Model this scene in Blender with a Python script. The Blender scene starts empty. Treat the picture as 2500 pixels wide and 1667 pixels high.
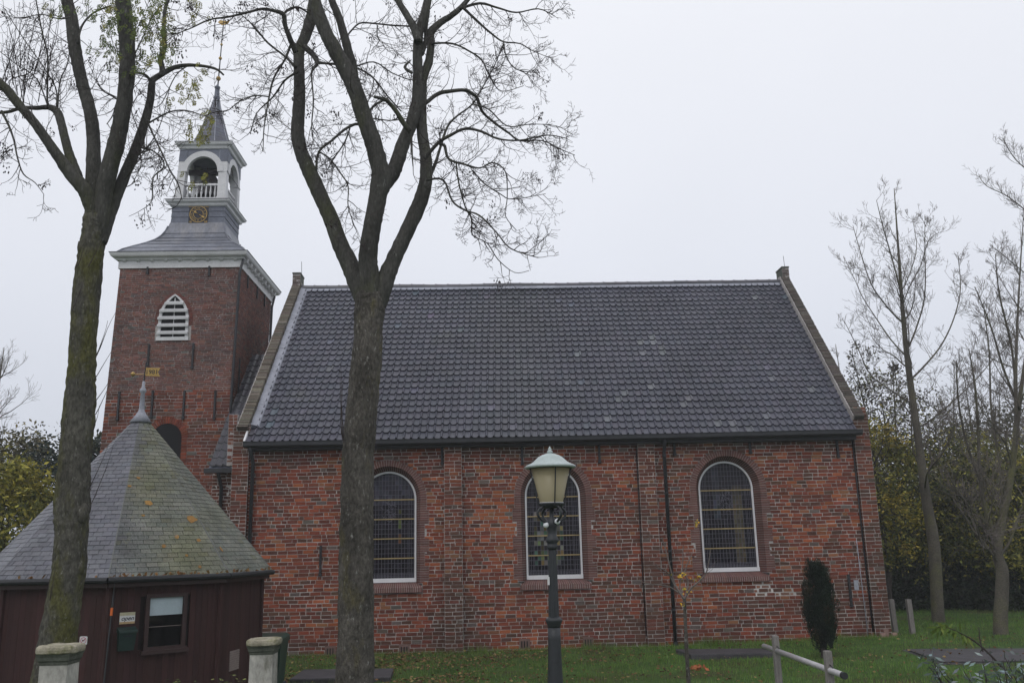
import bpy, math, random
import numpy as np
from mathutils import Vector, Matrix
from mathutils import noise as mnoise

sc = bpy.context.scene
col = sc.collection
rng = random.Random(7)
NP = np.random.default_rng(11)
PI = math.pi
R = math.radians

# ------------------------------------------------------------------ camera
FPX, CX, CY = 2157.0, 1250.0, 833.5           # focal length and centre for a 2500 px wide frame
PITCH, ROLL, YAW = R(-12.99), R(-1.30), R(-1.956)
CAM = np.array([0.0, -24.0, 2.65])

def _rot(p, r, y):
    cp, sp, cr, sr, cy, sy = math.cos(p), math.sin(p), math.cos(r), math.sin(r), math.cos(y), math.sin(y)
    Rx = np.array([[1, 0, 0], [0, cp, -sp], [0, sp, cp]])
    Rz = np.array([[cr, -sr, 0], [sr, cr, 0], [0, 0, 1]])
    Ry = np.array([[cy, 0, sy], [0, 1, 0], [-sy, 0, cy]])
    return Rz @ Rx @ Ry
AX = _rot(PITCH, ROLL, YAW) @ np.array([[1, 0, 0], [0, 0, -1], [0, 1, 0.]])

cam_d = bpy.data.cameras.new('camera')
cam_o = bpy.data.objects.new('camera', cam_d)
col.objects.link(cam_o)
cm = Matrix.Identity(4)
for i in range(3):
    cm[i][0] = AX[0][i]; cm[i][1] = -AX[1][i]; cm[i][2] = -AX[2][i]; cm[i][3] = CAM[i]
cam_o.matrix_world = cm
cam_d.sensor_width = 36.0
cam_d.lens = 36.0 * FPX / 2500.0
cam_d.clip_start = 0.1
cam_d.clip_end = 2000
sc.camera = cam_o

def ray(x, y):
    return AX.T @ np.array([(x - CX) / FPX, (y - CY) / FPX, 1.0])
def at(x, y, Y):                      # the point of the photo's line of sight that lies at depth Y
    d = ray(x, y)
    return Vector(CAM + d * (Y - CAM[1]) / d[1])
def atz(x, y, z):                     # the same at height z
    d = ray(x, y)
    return Vector(CAM + d * (z - CAM[2]) / d[2])
def mpp(p):                           # metres per photo pixel at p
    return float((AX @ (np.array(p) - CAM))[2]) / FPX

# ------------------------------------------------------------------ sky, sun, exposure
SUN_EL, SUN_AZ = 48, 205              # behind the camera, a little to its left
w = bpy.data.worlds.new('World'); sc.world = w
w.use_nodes = True
nt = w.node_tree
for n in list(nt.nodes): nt.nodes.remove(n)
wo = nt.nodes.new('ShaderNodeOutputWorld')
bg = nt.nodes.new('ShaderNodeBackground')
sky = nt.nodes.new('ShaderNodeTexSky')
sky.sky_type = 'NISHITA'; sky.sun_disc = False
sky.sun_elevation = R(SUN_EL); sky.sun_rotation = R(SUN_AZ)
sky.air_density = 1.0; sky.dust_density = 4.0
tc = nt.nodes.new('ShaderNodeTexCoord')
sep = nt.nodes.new('ShaderNodeSeparateXYZ')
ramp = nt.nodes.new('ShaderNodeValToRGB')
ramp.color_ramp.elements[0].position = 0.0
ramp.color_ramp.elements[0].color = (6.5, 6.85, 7.8, 1)
ramp.color_ramp.elements[1].position = 0.62
ramp.color_ramp.elements[1].color = (9.5, 9.65, 10.15, 1)
e = ramp.color_ramp.elements.new(0.30); e.color = (8.35, 8.6, 9.35, 1)
ns = nt.nodes.new('ShaderNodeTexNoise'); ns.inputs['Scale'].default_value = 1.6; ns.inputs['Detail'].default_value = 3
mr = nt.nodes.new('ShaderNodeMapRange')
mr.inputs[3].default_value = 0.91; mr.inputs[4].default_value = 1.09
mul = nt.nodes.new('ShaderNodeMixRGB'); mul.blend_type = 'MULTIPLY'; mul.inputs[0].default_value = 1
mix = nt.nodes.new('ShaderNodeMixRGB'); mix.inputs[0].default_value = 0.93     # the cloud sheet hides almost all of the clear sky
nt.links.new(tc.outputs['Generated'], sep.inputs[0])
nt.links.new(sep.outputs['Z'], ramp.inputs[0])
nt.links.new(tc.outputs['Generated'], ns.inputs['Vector'])
nt.links.new(ns.outputs['Fac'], mr.inputs[0])
nt.links.new(ramp.outputs[0], mul.inputs[1]); nt.links.new(mr.outputs[0], mul.inputs[2])
nt.links.new(sky.outputs[0], mix.inputs[1]); nt.links.new(mul.outputs[0], mix.inputs[2])
nt.links.new(mix.outputs[0], bg.inputs[0]); bg.inputs[1].default_value = 0.10
nt.links.new(bg.outputs[0], wo.inputs[0])

sun_d = bpy.data.lights.new('sun', 'SUN'); sun_d.energy = 0.55; sun_d.angle = R(25); sun_d.color = (1, 0.97, 0.94)
sun_o = bpy.data.objects.new('sun', sun_d); col.objects.link(sun_o)
_a, _e = R(SUN_AZ), R(SUN_EL)
sdir = Vector((math.sin(_a) * math.cos(_e), math.cos(_a) * math.cos(_e), math.sin(_e)))
sun_o.rotation_euler = sdir.to_track_quat('Z', 'Y').to_euler()
sun_o.location = (0, -40, 60)

vs = sc.view_settings
vs.view_transform = 'Standard'; vs.look = 'None'; vs.gamma = 1; vs.use_curve_mapping = False
vs.exposure = 0.0
sc.render.engine = 'CYCLES'
sc.cycles.use_denoising = True
sc.cycles.max_bounces = 6
sc.cycles.diffuse_bounces = 3
sc.cycles.glossy_bounces = 3
sc.cycles.transparent_max_bounces = 8
sc.render.film_transparent = False

# ------------------------------------------------------------------ helpers: objects
def tag(o, label=None, cat=None, group=None, kind=None):
    if label: o['label'] = label
    if cat: o['category'] = cat
    if group: o['group'] = group
    if kind: o['kind'] = kind
    return o
def thing(name, loc, label, cat, group=None):
    o = bpy.data.objects.new(name, None); col.objects.link(o)
    o.empty_display_size = 0.2
    o.location = loc
    return tag(o, label, cat, group)
def adopt(o, parent):
    if parent is None: return o
    o.parent = parent
    m = Matrix.Translation(parent.location) if parent.parent is None else Matrix.Identity(4)   # parts all sit at the world origin
    o.matrix_parent_inverse = m.inverted()
    return o

class MB:
    """collects polygons; build() links them as one mesh object"""
    def __init__(s): s.v = []; s.f = []; s.c = []
    def poly(s, pts, c=None):
        b = len(s.v); s.v += [tuple(p) for p in pts]; s.f.append(tuple(range(b, b + len(pts)))); s.c.append(c)
    def hexa(s, p, c=None, skip=()):
        """8 corners: 0-3 bottom ring, 4-7 top ring"""
        b = len(s.v); s.v += [tuple(q) for q in p]
        for k, q in enumerate(((3, 2, 1, 0), (4, 5, 6, 7), (0, 1, 5, 4), (1, 2, 6, 5), (2, 3, 7, 6), (3, 0, 4, 7))):
            if k in skip: continue
            s.f.append(tuple(b + i for i in q)); s.c.append(c)
    def box(s, x0, x1, y0, y1, z0, z1, c=None):
        s.hexa([(x0, y0, z0), (x1, y0, z0), (x1, y1, z0), (x0, y1, z0), (x0, y0, z1), (x1, y0, z1), (x1, y1, z1), (x0, y1, z1)], c)
    def bar(s, a, b, w, h, c=None, up=(0, 0, 1)):
        a, b = Vector(a), Vector(b); d = (b - a).normalized(); u = Vector(up)
        if abs(d.dot(u)) > 0.98: u = Vector((0, 1, 0))
        r = d.cross(u).normalized(); u = r.cross(d)
        r = r * (w / 2); u = u * (h / 2)
        s.hexa([a - r - u, a + r - u, a + r + u, a - r + u, b - r - u, b + r - u, b + r + u, b - r + u], c)
    def loft(s, rings, c=None, cap=True, close=True):
        b = len(s.v); n = len(rings[0])
        for r in rings: s.v += [tuple(p) for p in r]
        for i in range(len(rings) - 1):
            for j in range(n if close else n - 1):
                k = (j + 1) % n
                s.f.append((b + i * n + j, b + i * n + k, b + (i + 1) * n + k, b + (i + 1) * n + j)); s.c.append(c)
        if cap:
            s.f.append(tuple(b + j for j in reversed(range(n)))); s.c.append(c)
            s.f.append(tuple(b + (len(rings) - 1) * n + j for j in range(n))); s.c.append(c)
    def lathe(s, x, y, prof, n=16, c=None, tilt=(0, 0), ph=0.0):
        s.loft([[(x + tilt[0] * z + r * math.cos(2 * PI * j / n + ph), y + tilt[1] * z + r * math.sin(2 * PI * j / n + ph), z) for j in range(n)] for z, r in prof], c)
    def rects(s, fx, fy, prof, c=None, cap=True):
        """rings (z, half width, half depth); fx(z) gives the centre, fy its depth"""
        s.loft([[(fx(z) - a, fy - b, z), (fx(z) + a, fy - b, z), (fx(z) + a, fy + b, z), (fx(z) - a, fy + b, z)] for z, a, b in prof], c, cap)
    def tube(s, pts, rad, n=6, c=None, wob=0.0, cap=True):
        m = len(pts); b = len(s.v)
        pts = [Vector(p) for p in pts]
        d0 = (pts[1] - pts[0]).normalized()
        ref = Vector((0, 1, 0)) if abs(d0.y) < 0.9 else Vector((1, 0, 0))
        r = d0.cross(ref).normalized()
        for i in range(m):
            d = (pts[min(i + 1, m - 1)] - pts[max(i - 1, 0)])
            d = d.normalized() if d.length > 1e-9 else d0
            r = (r - d * r.dot(d)); r = r.normalized() if r.length > 1e-6 else d.orthogonal().normalized()
            u = d.cross(r)
            rr = rad[i]
            for j in range(n):
                a = 2 * PI * j / n
                k = rr
                if wob:
                    q = pts[i] + (r * math.cos(a) + u * math.sin(a)) * rr
                    k = rr * (1 + wob * mnoise.noise(q * (0.9 / max(rr, .05))) + wob * .7 * mnoise.noise(q * (2.6 / max(rr, .05))) + (.035 * mnoise.noise(Vector((q.x * 17, q.y * 17, q.z * 3.2))) + .02 * mnoise.noise(Vector((q.x * 40, q.y * 40, q.z * 9))) if n > 15 else 0))
                s.v.append(tuple(pts[i] + r * (math.cos(a) * k) + u * (math.sin(a) * k)))
        for i in range(m - 1):
            for j in range(n):
                k = (j + 1) % n
                s.f.append((b + i * n + j, b + i * n + k, b + (i + 1) * n + k, b + (i + 1) * n + j)); s.c.append(c)
        if cap:
            s.f.append(tuple(b + j for j in reversed(range(n)))); s.c.append(c)
            s.f.append(tuple(b + (m - 1) * n + j for j in range(n))); s.c.append(c)
    def build(s, name, mat, parent=None, smooth=False, kind=None, label=None):
        me = bpy.data.meshes.new(name)
        me.from_pydata(s.v, [], s.f)
        if any(c is not None for c in s.c):
            ca = me.color_attributes.new('Col', 'FLOAT_COLOR', 'CORNER')
            cc = np.array([(c if c is not None else (.5, .5, .5)) for c in s.c], dtype=np.float32)
            ln = np.array([len(f) for f in s.f])
            full = np.ones((ln.sum(), 4), dtype=np.float32); full[:, :3] = np.repeat(cc, ln, axis=0)
            ca.data.foreach_set('color', full.ravel())
        if smooth: me.polygons.foreach_set('use_smooth', [True] * len(me.polygons))
        me.materials.append(mat)
        o = bpy.data.objects.new(name, me); col.objects.link(o)
        adopt(o, parent)
        if kind: o['kind'] = kind
        if label: o['label'] = label
        return o

def np_obj(name, V, F, C, mat, parent=None, kind=None):
    """V (n,3), F (m,k) faces, C (m,3) face colours"""
    me = bpy.data.meshes.new(name)
    m, k = F.shape
    me.vertices.add(len(V)); me.vertices.foreach_set('co', np.asarray(V, dtype=np.float32).ravel())
    me.loops.add(m * k); me.loops.foreach_set('vertex_index', F.astype(np.int32).ravel())
    me.polygons.add(m); me.polygons.foreach_set('loop_start', np.arange(0, m * k, k, dtype=np.int32))
    me.update(calc_edges=True)
    ca = me.color_attributes.new('Col', 'FLOAT_COLOR', 'CORNER')
    full = np.ones((m * k, 4), dtype=np.float32); full[:, :3] = np.repeat(C, k, axis=0)
    ca.data.foreach_set('color', full.ravel())
    me.materials.append(mat)
    o = bpy.data.objects.new(name, me); col.objects.link(o)
    adopt(o, parent)
    if kind: o['kind'] = kind
    return o

def leaf_arrays(P, size, cols, flat=0.0, aspect=1.7):
    """leaf-sized quads at the points P, turned at random"""
    n = len(P)
    a = NP.normal(size=(n, 3)); a[:, 2] *= (1 - flat); a /= np.linalg.norm(a, axis=1, keepdims=True) + 1e-9
    b = NP.normal(size=(n, 3)); b -= a * (a * b).sum(1, keepdims=True); b /= np.linalg.norm(b, axis=1, keepdims=True) + 1e-9
    s = size * NP.uniform(.6, 1.3, (n, 1))
    a = a * s * aspect / 2; b = b * s / 2
    V = np.stack([P - a, P + b * .8 - a * .1, P + a, P - b * .8 - a * .1], 1).reshape(-1, 3)
    F = np.arange(4 * n).reshape(n, 4)
    return V, F, cols

def text(body, name, loc, size, mat, parent, rot=(PI / 2, 0, 0), shear=0.0, ext=0.002, off=0.0):
    cu = bpy.data.curves.new(name, 'FONT'); cu.body = body; cu.size = size
    cu.align_x = 'CENTER'; cu.align_y = 'CENTER'; cu.shear = shear; cu.extrude = ext
    cu.materials.append(mat)
    cu.offset = off; cu.resolution_u = 4
    tmp = bpy.data.objects.new(name, cu)
    me = bpy.data.meshes.new_from_object(tmp)
    bpy.data.objects.remove(tmp); bpy.data.curves.remove(cu)
    o = bpy.data.objects.new(name, me); col.objects.link(o)
    adopt(o, parent)
    o.location = loc; o.rotation_euler = rot
    return o

# ------------------------------------------------------------------ helpers: materials
def mat(name, base=(.5, .5, .5), rough=.8, attr=False, var=.25, vscale=3.0, fine=.2, fscale=30.0, bump=.15, bscale=40.0,
        stretch=(1, 1, 1), tint=None, tscale=1.2, tlo=.55, thi=.7, tint2=None, t2scale=5.0, t2lo=.62, t2hi=.68, metal=0.0, spec=.4, bdist=.02, coat=0.0):
    m = bpy.data.materials.new(name); m.use_nodes = True
    t = m.node_tree; N = t.nodes; L = t.links
    p = N['Principled BSDF']
    p.inputs['Roughness'].default_value = rough; p.inputs['Metallic'].default_value = metal
    p.inputs['Specular IOR Level'].default_value = spec
    p.inputs['Coat Weight'].default_value = coat
    tcn = N.new('ShaderNodeTexCoord'); mp = N.new('ShaderNodeMapping'); mp.inputs['Scale'].default_value = stretch
    L.new(tcn.outputs['Object'], mp.inputs[0])
    if attr:
        src = N.new('ShaderNodeAttribute'); src.attribute_name = 'Col'; cur = src.outputs['Color']
    else:
        src = N.new('ShaderNodeRGB'); src.outputs[0].default_value = (*base, 1); cur = src.outputs[0]
    def noise(scale, detail=4, rough_=.6):
        n = N.new('ShaderNodeTexNoise'); n.inputs['Scale'].default_value = scale
        n.inputs['Detail'].default_value = detail; n.inputs['Roughness'].default_value = rough_
        L.new(mp.outputs[0], n.inputs['Vector']); return n.outputs['Fac']
    def vary(cur, amt, scale):
        r = N.new('ShaderNodeMapRange'); r.inputs[1].default_value = .3; r.inputs[2].default_value = .7
        r.inputs[3].default_value = 1 - amt; r.inputs[4].default_value = 1 + amt
        L.new(noise(scale), r.inputs[0])
        x = N.new('ShaderNodeMixRGB'); x.blend_type = 'MULTIPLY'; x.inputs[0].default_value = 1
        L.new(cur, x.inputs[1]); L.new(r.outputs[0], x.inputs[2]); return x.outputs[0]
    def patch(cur, c, scale, lo, hi):
        r = N.new('ShaderNodeMapRange'); r.inputs[1].default_value = lo; r.inputs[2].default_value = hi
        L.new(noise(scale, 6, .65), r.inputs[0])
        x = N.new('ShaderNodeMixRGB'); L.new(r.outputs[0], x.inputs[0]); L.new(cur, x.inputs[1])
        x.inputs[2].default_value = (*c, 1); return x.outputs[0]
    if var: cur = vary(cur, var, vscale)
    if tint: cur = patch(cur, tint, tscale, tlo, thi)
    if tint2: cur = patch(cur, tint2, t2scale, t2lo, t2hi)
    if fine: cur = vary(cur, fine, fscale)
    L.new(cur, p.inputs['Base Color'])
    if bump:
        b = N.new('ShaderNodeBump'); b.inputs['Strength'].default_value = bump; b.inputs['Distance'].default_value = bdist
        L.new(noise(bscale, 5), b.inputs['Height']); L.new(b.outputs[0], p.inputs['Normal'])
    return m

M = {}
M['brick'] = mat('brick', attr=True, rough=.88, var=.12, vscale=.7, fine=.22, fscale=45, bump=.5, bscale=60, bdist=.01,
                 tint=(.30, .27, .25), tscale=1.3, tlo=.70, thi=.98, spec=.2)
M['tower_brick'] = mat('tower_brick', attr=True, rough=.9, var=.15, vscale=.8, fine=.22, fscale=45, bump=.5, bscale=60, bdist=.01,
                       tint=(.34, .31, .30), tscale=1.6, tlo=.62, thi=.9, spec=.2)
M['mortar'] = mat('mortar', (.49, .465, .445), rough=.95, var=.3, vscale=1.2, fine=.2, bump=.4, tint=(.20, .17, .15), tscale=.8, tlo=.56, thi=.76)
M['dark_mortar'] = mat('dark_mortar', (.37, .345, .335), rough=.95, var=.3, vscale=1.2, fine=.2, bump=.4)
M['surround'] = mat('surround_brick', attr=True, rough=.88, var=.12, vscale=2, fine=.15, bump=.3)
M['coping'] = mat('coping_brick', attr=True, rough=.92, var=.25, vscale=1.5, fine=.3, bump=.5, tint=(.10, .10, .07), tscale=1.5, tlo=.55, thi=.8)
M['tile'] = mat('roof_tile', attr=True, rough=.36, var=.14, vscale=.9, fine=.12, fscale=22, bump=.12, bscale=50, spec=.5,
                tint=(.09, .095, .08), tscale=.55, tlo=.62, thi=.85)
M['underlay'] = mat('roof_underlay', (.02, .02, .022), rough=.9, var=0, fine=0, bump=0)
M['lead'] = mat('lead_sheet', (.165, .175, .21), rough=.5, var=.3, vscale=1.5, fine=.22, fscale=14, bump=.2, bscale=12, stretch=(1, 1, .25),
                tint=(.25, .245, .255), tscale=2.0, tlo=.52, thi=.78, spec=.5)
M['lead_light'] = mat('lead_flashing', (.30, .31, .36), rough=.55, var=.2, fine=.2, bump=.2, bscale=14)
M['slate_panel'] = mat('slate_panel', (.125, .138, .178), rough=.6, var=.2, fine=.2, bump=.15, bscale=20)
M['white'] = mat('white_paint', (.58, .58, .59), rough=.5, var=.1, vscale=2, fine=.1, bump=.05, tint=(.42, .42, .40), tscale=3, tlo=.6, thi=.85)
M['window_white'] = mat('window_white_paint', (.70, .70, .72), rough=.45, var=.06, fine=.05, bump=0)
M['iron'] = mat('black_iron', (.022, .023, .027), rough=.6, var=.2, fine=.2, bump=.1)
M['zinc'] = mat('dark_zinc', (.028, .029, .034), rough=.55, var=.2, fine=.1, bump=.05)
M['gold'] = mat('gold_leaf', (.40, .265, .08), rough=.42, var=.15, fine=.1, bump=0, metal=.35)
M['clock_black'] = mat('clock_black', (.012, .012, .022), rough=.5, var=0, fine=.1, bump=0)
M['bronze'] = mat('dark_bronze', (.03, .028, .032), rough=.5, var=.2, fine=.2, bump=.05, metal=.3)
M['came'] = mat('lead_came', (.105, .10, .13), rough=.6, var=.2, fine=0, bump=0)
M['bar'] = mat('brass_bar', (.36, .27, .13), rough=.55, var=.15, fine=.1, bump=0)
M['glass'] = mat('leaded_glass', attr=True, rough=.16, var=.2, vscale=6, fine=0, bump=.04, bscale=14, spec=.16)
M['board'] = mat('brown_board', attr=True, rough=.7, var=.15, vscale=3, fine=.2, fscale=25, bump=.2, bscale=20, stretch=(6, 6, .4), spec=.25)
M['slate'] = mat('hut_slate', attr=True, rough=.55, var=.18, vscale=2, fine=.2, fscale=30, bump=.2, bscale=30,
                 tint=(.18, .18, .19), tscale=7, tlo=.6, thi=.75)
M['slate_lichen'] = mat('hut_slate_lichen', attr=True, rough=.8, var=.3, vscale=1.6, fine=.3, fscale=35, bump=.4, bscale=35,
                        tint=(.155, .15, .085), tscale=2.2, tlo=.58, thi=.74, tint2=(.07, .075, .07), t2scale=5, t2lo=.64, t2hi=.74)
M['stone'] = mat('pillar_stone', (.36, .35, .32), rough=.9, var=.3, vscale=4, fine=.25, fscale=25, bump=.4, bscale=30,
                 tint=(.12, .12, .085), tscale=5, tlo=.55, thi=.75, stretch=(1, 1, .45))
M['stone_dark'] = mat('pillar_neck_stone', (.075, .082, .066), rough=.9, var=.3, vscale=6, fine=.25, bump=.4, bscale=30)
M['stone_cap'] = mat('pillar_cap_stone', (.33, .30, .23), rough=.9, var=.3, vscale=7, fine=.25, bump=.4, bscale=30, tint=(.15, .15, .06), tscale=6, tlo=.5, thi=.7)
M['slab'] = mat('grave_slab_stone', (.052, .048, .054), rough=.75, var=.3, vscale=3, fine=.3, bump=.3, bscale=30)
M['bark'] = mat('grey_bark', (.088, .080, .070), rough=.92, var=.45, vscale=2.0, fine=.5, fscale=22, bump=1.0, bscale=30, stretch=(1.5, 1.5, .65), bdist=.04,
                tint=(.112, .098, .040), tscale=1.5, tlo=.56, thi=.72, tint2=(.22, .215, .20), t2scale=16, t2lo=.60, t2hi=.67, spec=.15)
M['bark_mossy'] = mat('mossy_bark', (.082, .078, .066), rough=.94, var=.4, vscale=2.0, fine=.45, fscale=22, bump=1.0, bscale=30, stretch=(1.5, 1.5, .6), bdist=.03,
                      tint=(.090, .088, .034), tscale=1.8, tlo=.46, thi=.62, tint2=(.17, .165, .145), t2scale=20, t2lo=.60, t2hi=.66, spec=.15)
M['bark_upper'] = mat('upper_bark', (.066, .064, .058), rough=.92, var=.35, vscale=2.5, fine=.35, fscale=25, bump=.8, bscale=30, stretch=(1.5, 1.5, .5), bdist=.02,
                      tint=(.072, .076, .042), tscale=1.2, tlo=.52, thi=.70, tint2=(.15, .15, .14), t2scale=14, t2lo=.62, t2hi=.68, spec=.15)  # darker than the trunk bark: dark look against the sky put into the colour
M['twig'] = mat('twig_bark', (.052, .043, .042), rough=.9, var=.3, vscale=4, fine=.2, bump=0, spec=.15)
M['far_bark'] = mat('far_bark', (.10, .09, .075), rough=.92, var=.3, vscale=2, fine=.3, bump=.5, tint=(.10, .10, .045), tscale=1, tlo=.5, thi=.7, spec=.1)
M['far_twig'] = mat('far_twig', (.14, .122, .112), rough=.92, var=.25, vscale=2, fine=0, bump=0, spec=.1)  # paler than near twigs: distance haze put into the colour
M['leaf'] = mat('leaf', attr=True, rough=.7, var=.2, vscale=2, fine=.2, bump=0, spec=.2)
M['grass'] = mat('grass_blade', attr=True, rough=.75, var=.25, vscale=.8, fine=.2, fscale=6, bump=0, spec=.15)
M['ground'] = mat('turf', (.046, .084, .023), rough=.95, var=.35, vscale=.6, fine=.35, fscale=14, bump=.6, bscale=25, tint=(.055, .042, .024), tscale=.5, tlo=.5, thi=.66, spec=.1)
M['lamp_iron'] = mat('lamp_iron', (.026, .029, .033), rough=.5, var=.2, fine=.15, bump=.05)
M['lamp_cap'] = mat('lamp_cap_paint', (.40, .46, .455), rough=.4, var=.12, vscale=6, fine=.1, bump=0)
M['lamp_white'] = mat('lamp_white', (.72, .74, .76), rough=.4, var=.05, fine=0, bump=0)
M['green_metal'] = mat('green_paint', (.018, .036, .033), rough=.42, var=.15, fine=.1, bump=0)
M['bin_green'] = mat('bin_plastic', (.014, .040, .028), rough=.45, var=.15, fine=.1, bump=.05)
M['sign_white'] = mat('sign_white', (.62, .62, .62), rough=.5, var=.05, fine=.05, bump=0)
M['sign_cream'] = mat('sign_cream', (.42, .39, .27), rough=.6, var=.15, fine=.15, bump=0)
M['sign_tan'] = mat('sign_tan', (.40, .28, .15), rough=.6, var=.15, fine=.15, bump=0)
M['ink'] = mat('dark_ink', (.015, .015, .03), rough=.6, var=0, fine=0, bump=0)
M['ink_red'] = mat('red_ink', (.42, .03, .09), rough=.6, var=0, fine=0, bump=0)
M['orange'] = mat('orange_tape', (.62, .13, .02), rough=.6, var=.05, fine=0, bump=0)
M['blind'] = mat('window_blind', (.42, .50, .54), rough=.8, var=.05, fine=.05, bump=0)
M['dark_glass'] = mat('hut_window_glass', (.006, .006, .007), rough=.08, var=0, fine=0, bump=0, spec=.5)
M['frame_brown'] = mat('hut_window_frame', (.040, .021, .020), rough=.6, var=.15, fine=.15, bump=.05)
M['grille'] = mat('vent_grille', (.21, .17, .155), rough=.6, var=.1, fine=.1, bump=0)
M['grey_wood'] = mat('grey_wood', (.20, .185, .175), rough=.9, var=.25, vscale=5, fine=.3, bump=.4, bscale=30, stretch=(6, 6, .5))
M['pipe_grey'] = mat('pipe_grey', (.42, .41, .42), rough=.4, var=.1, fine=.1, bump=0, metal=.3)
M['black_hole'] = mat('dark_interior', (.006, .006, .008), rough=.9, var=0, fine=0, bump=0)  # flat near-black colour painted in place of the unlit space behind openings

def frosted(name, c):
    m = bpy.data.materials.new(name); m.use_nodes = True
    t = m.node_tree; N = t.nodes; L = t.links
    p = N['Principled BSDF']; p.inputs['Base Color'].default_value = (*c, 1); p.inputs['Roughness'].default_value = .35
    tr = N.new('ShaderNodeBsdfTranslucent'); tr.inputs[0].default_value = (*c, 1)
    x = N.new('ShaderNodeMixShader'); x.inputs[0].default_value = .45
    L.new(p.outputs[0], x.inputs[1]); L.new(tr.outputs[0], x.inputs[2])
    L.new(x.outputs[0], N['Material Output'].inputs['Surface'])
    return m
M['lamp_glass'] = frosted('lamp_glass', (.50, .44, .28))

def vnoise(x, y, s=1.0, z=0.0):
    return mnoise.noise(Vector((x * s, y * s, z)))
def jit(c, a, r=rng):
    k = 1 + r.uniform(-a, a)
    return tuple(max(0, v * k * (1 + r.uniform(-a * .25, a * .25))) for v in c)
def lerp(a, b, t): return a + (b - a) * t
def mixc(a, b, t): return tuple(lerp(x, y, t) for x, y in zip(a, b))

# ------------------------------------------------------------------ the setting: ground
def gz(x, y):
    t = min(max(x, 0), 11) / 11
    return 0.12 * t * t + .03 * vnoise(x, y, .25)
gm = MB()
xs = [-130, -80, -50, -25] + [-16 + i * 1.0 for i in range(50)] + [45, 70, 100, 130]
ys = [-65, -35, -25] + [-20 + i * 1.0 for i in range(40)] + [30, 50, 70, 100, 150]
gi = {}
for i, x in enumerate(xs):
    for j, y in enumerate(ys):
        gi[i, j] = len(gm.v); gm.v.append((x, y, gz(x, y)))
for i in range(len(xs) - 1):
    for j in range(len(ys) - 1):
        gm.f.append((gi[i, j], gi[i + 1, j], gi[i + 1, j + 1], gi[i, j + 1])); gm.c.append(None)
tag(gm.build('ground', M['ground'], smooth=True), 'churchyard lawn strewn with fallen leaves', None, None, 'structure')

# ------------------------------------------------------------------ brickwork
ORANGE, RED, DRED, BROWN, GREY, TAN = (.310, .096, .041), (.225, .060, .033), (.132, .042, .029), (.085, .049, .037), (.115, .11, .098), (.24, .112, .055)
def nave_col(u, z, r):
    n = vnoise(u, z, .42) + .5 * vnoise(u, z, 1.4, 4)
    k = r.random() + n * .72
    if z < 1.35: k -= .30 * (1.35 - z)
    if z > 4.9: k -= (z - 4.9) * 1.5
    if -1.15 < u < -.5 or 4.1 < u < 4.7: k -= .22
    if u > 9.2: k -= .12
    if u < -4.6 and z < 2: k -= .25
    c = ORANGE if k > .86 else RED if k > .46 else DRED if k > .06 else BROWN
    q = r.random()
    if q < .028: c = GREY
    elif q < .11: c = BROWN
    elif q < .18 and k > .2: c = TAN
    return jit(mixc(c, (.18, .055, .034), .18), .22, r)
def tower_col(u, z, r):
    n = vnoise(u, z, .6, 9) + .5 * vnoise(u, z, 2, 3)
    k = r.random() + n * .7
    if z < 7.4:
        c = RED if k > .75 else DRED if k > .3 else BROWN
        if r.random() < .06: c = ORANGE
        c = mixc(c, (.15, .066, .052), .35)
    else:
        c = (.185, .082, .064) if k > .75 else (.145, .072, .060) if k > .25 else (.115, .070, .064)
    if r.random() < .025: c = GREY
    return jit(c, .18, r)

def brick_list(u0, u1, z0, z1, course, long_, holes, colf, r, joint=.0165, wander=0.0):
    """yield (ua, ub, za, zb, colour) laid course by course, the bond irregular as in old walls; and the strips for the mortar"""
    out = []; strips = []
    nz = int(round((z1 - z0) / course)); ch = (z1 - z0) / nz
    for k in range(nz):
        za = z0 + k * ch; zb = za + ch; zm = (za + zb) / 2
        cuts = sorted(holes(zm)) if holes else []
        segs = []; c = u0
        for a, b in cuts:
            if a > c: segs.append((c, min(a, u1)))
            c = max(c, b)
        if c < u1: segs.append((c, u1))
        for a, b in segs:
            if b - a < .01: continue
            strips.append((a, b, za, zb))
            u = a - (r.uniform(0, long_ * .5) if k % 2 else 0)
            n = k % 2
            while u < b - .004:
                L = long_ * r.uniform(.92, 1.08) if (n % 2 or r.random() < .35) else long_ * r.uniform(.46, .58)
                n += 1
                ua, ub = max(u, a), min(u + L, b)
                if b - ub < long_ * .2: ub = b
                if ub - ua > .03:
                    out.append((ua + joint / 2, ub - joint / 2, za + joint / 2, zb - joint / 2, colf((ua + ub) / 2, zm, r)))
                u = ub if ub == b else u + L
    return out, strips

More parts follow.
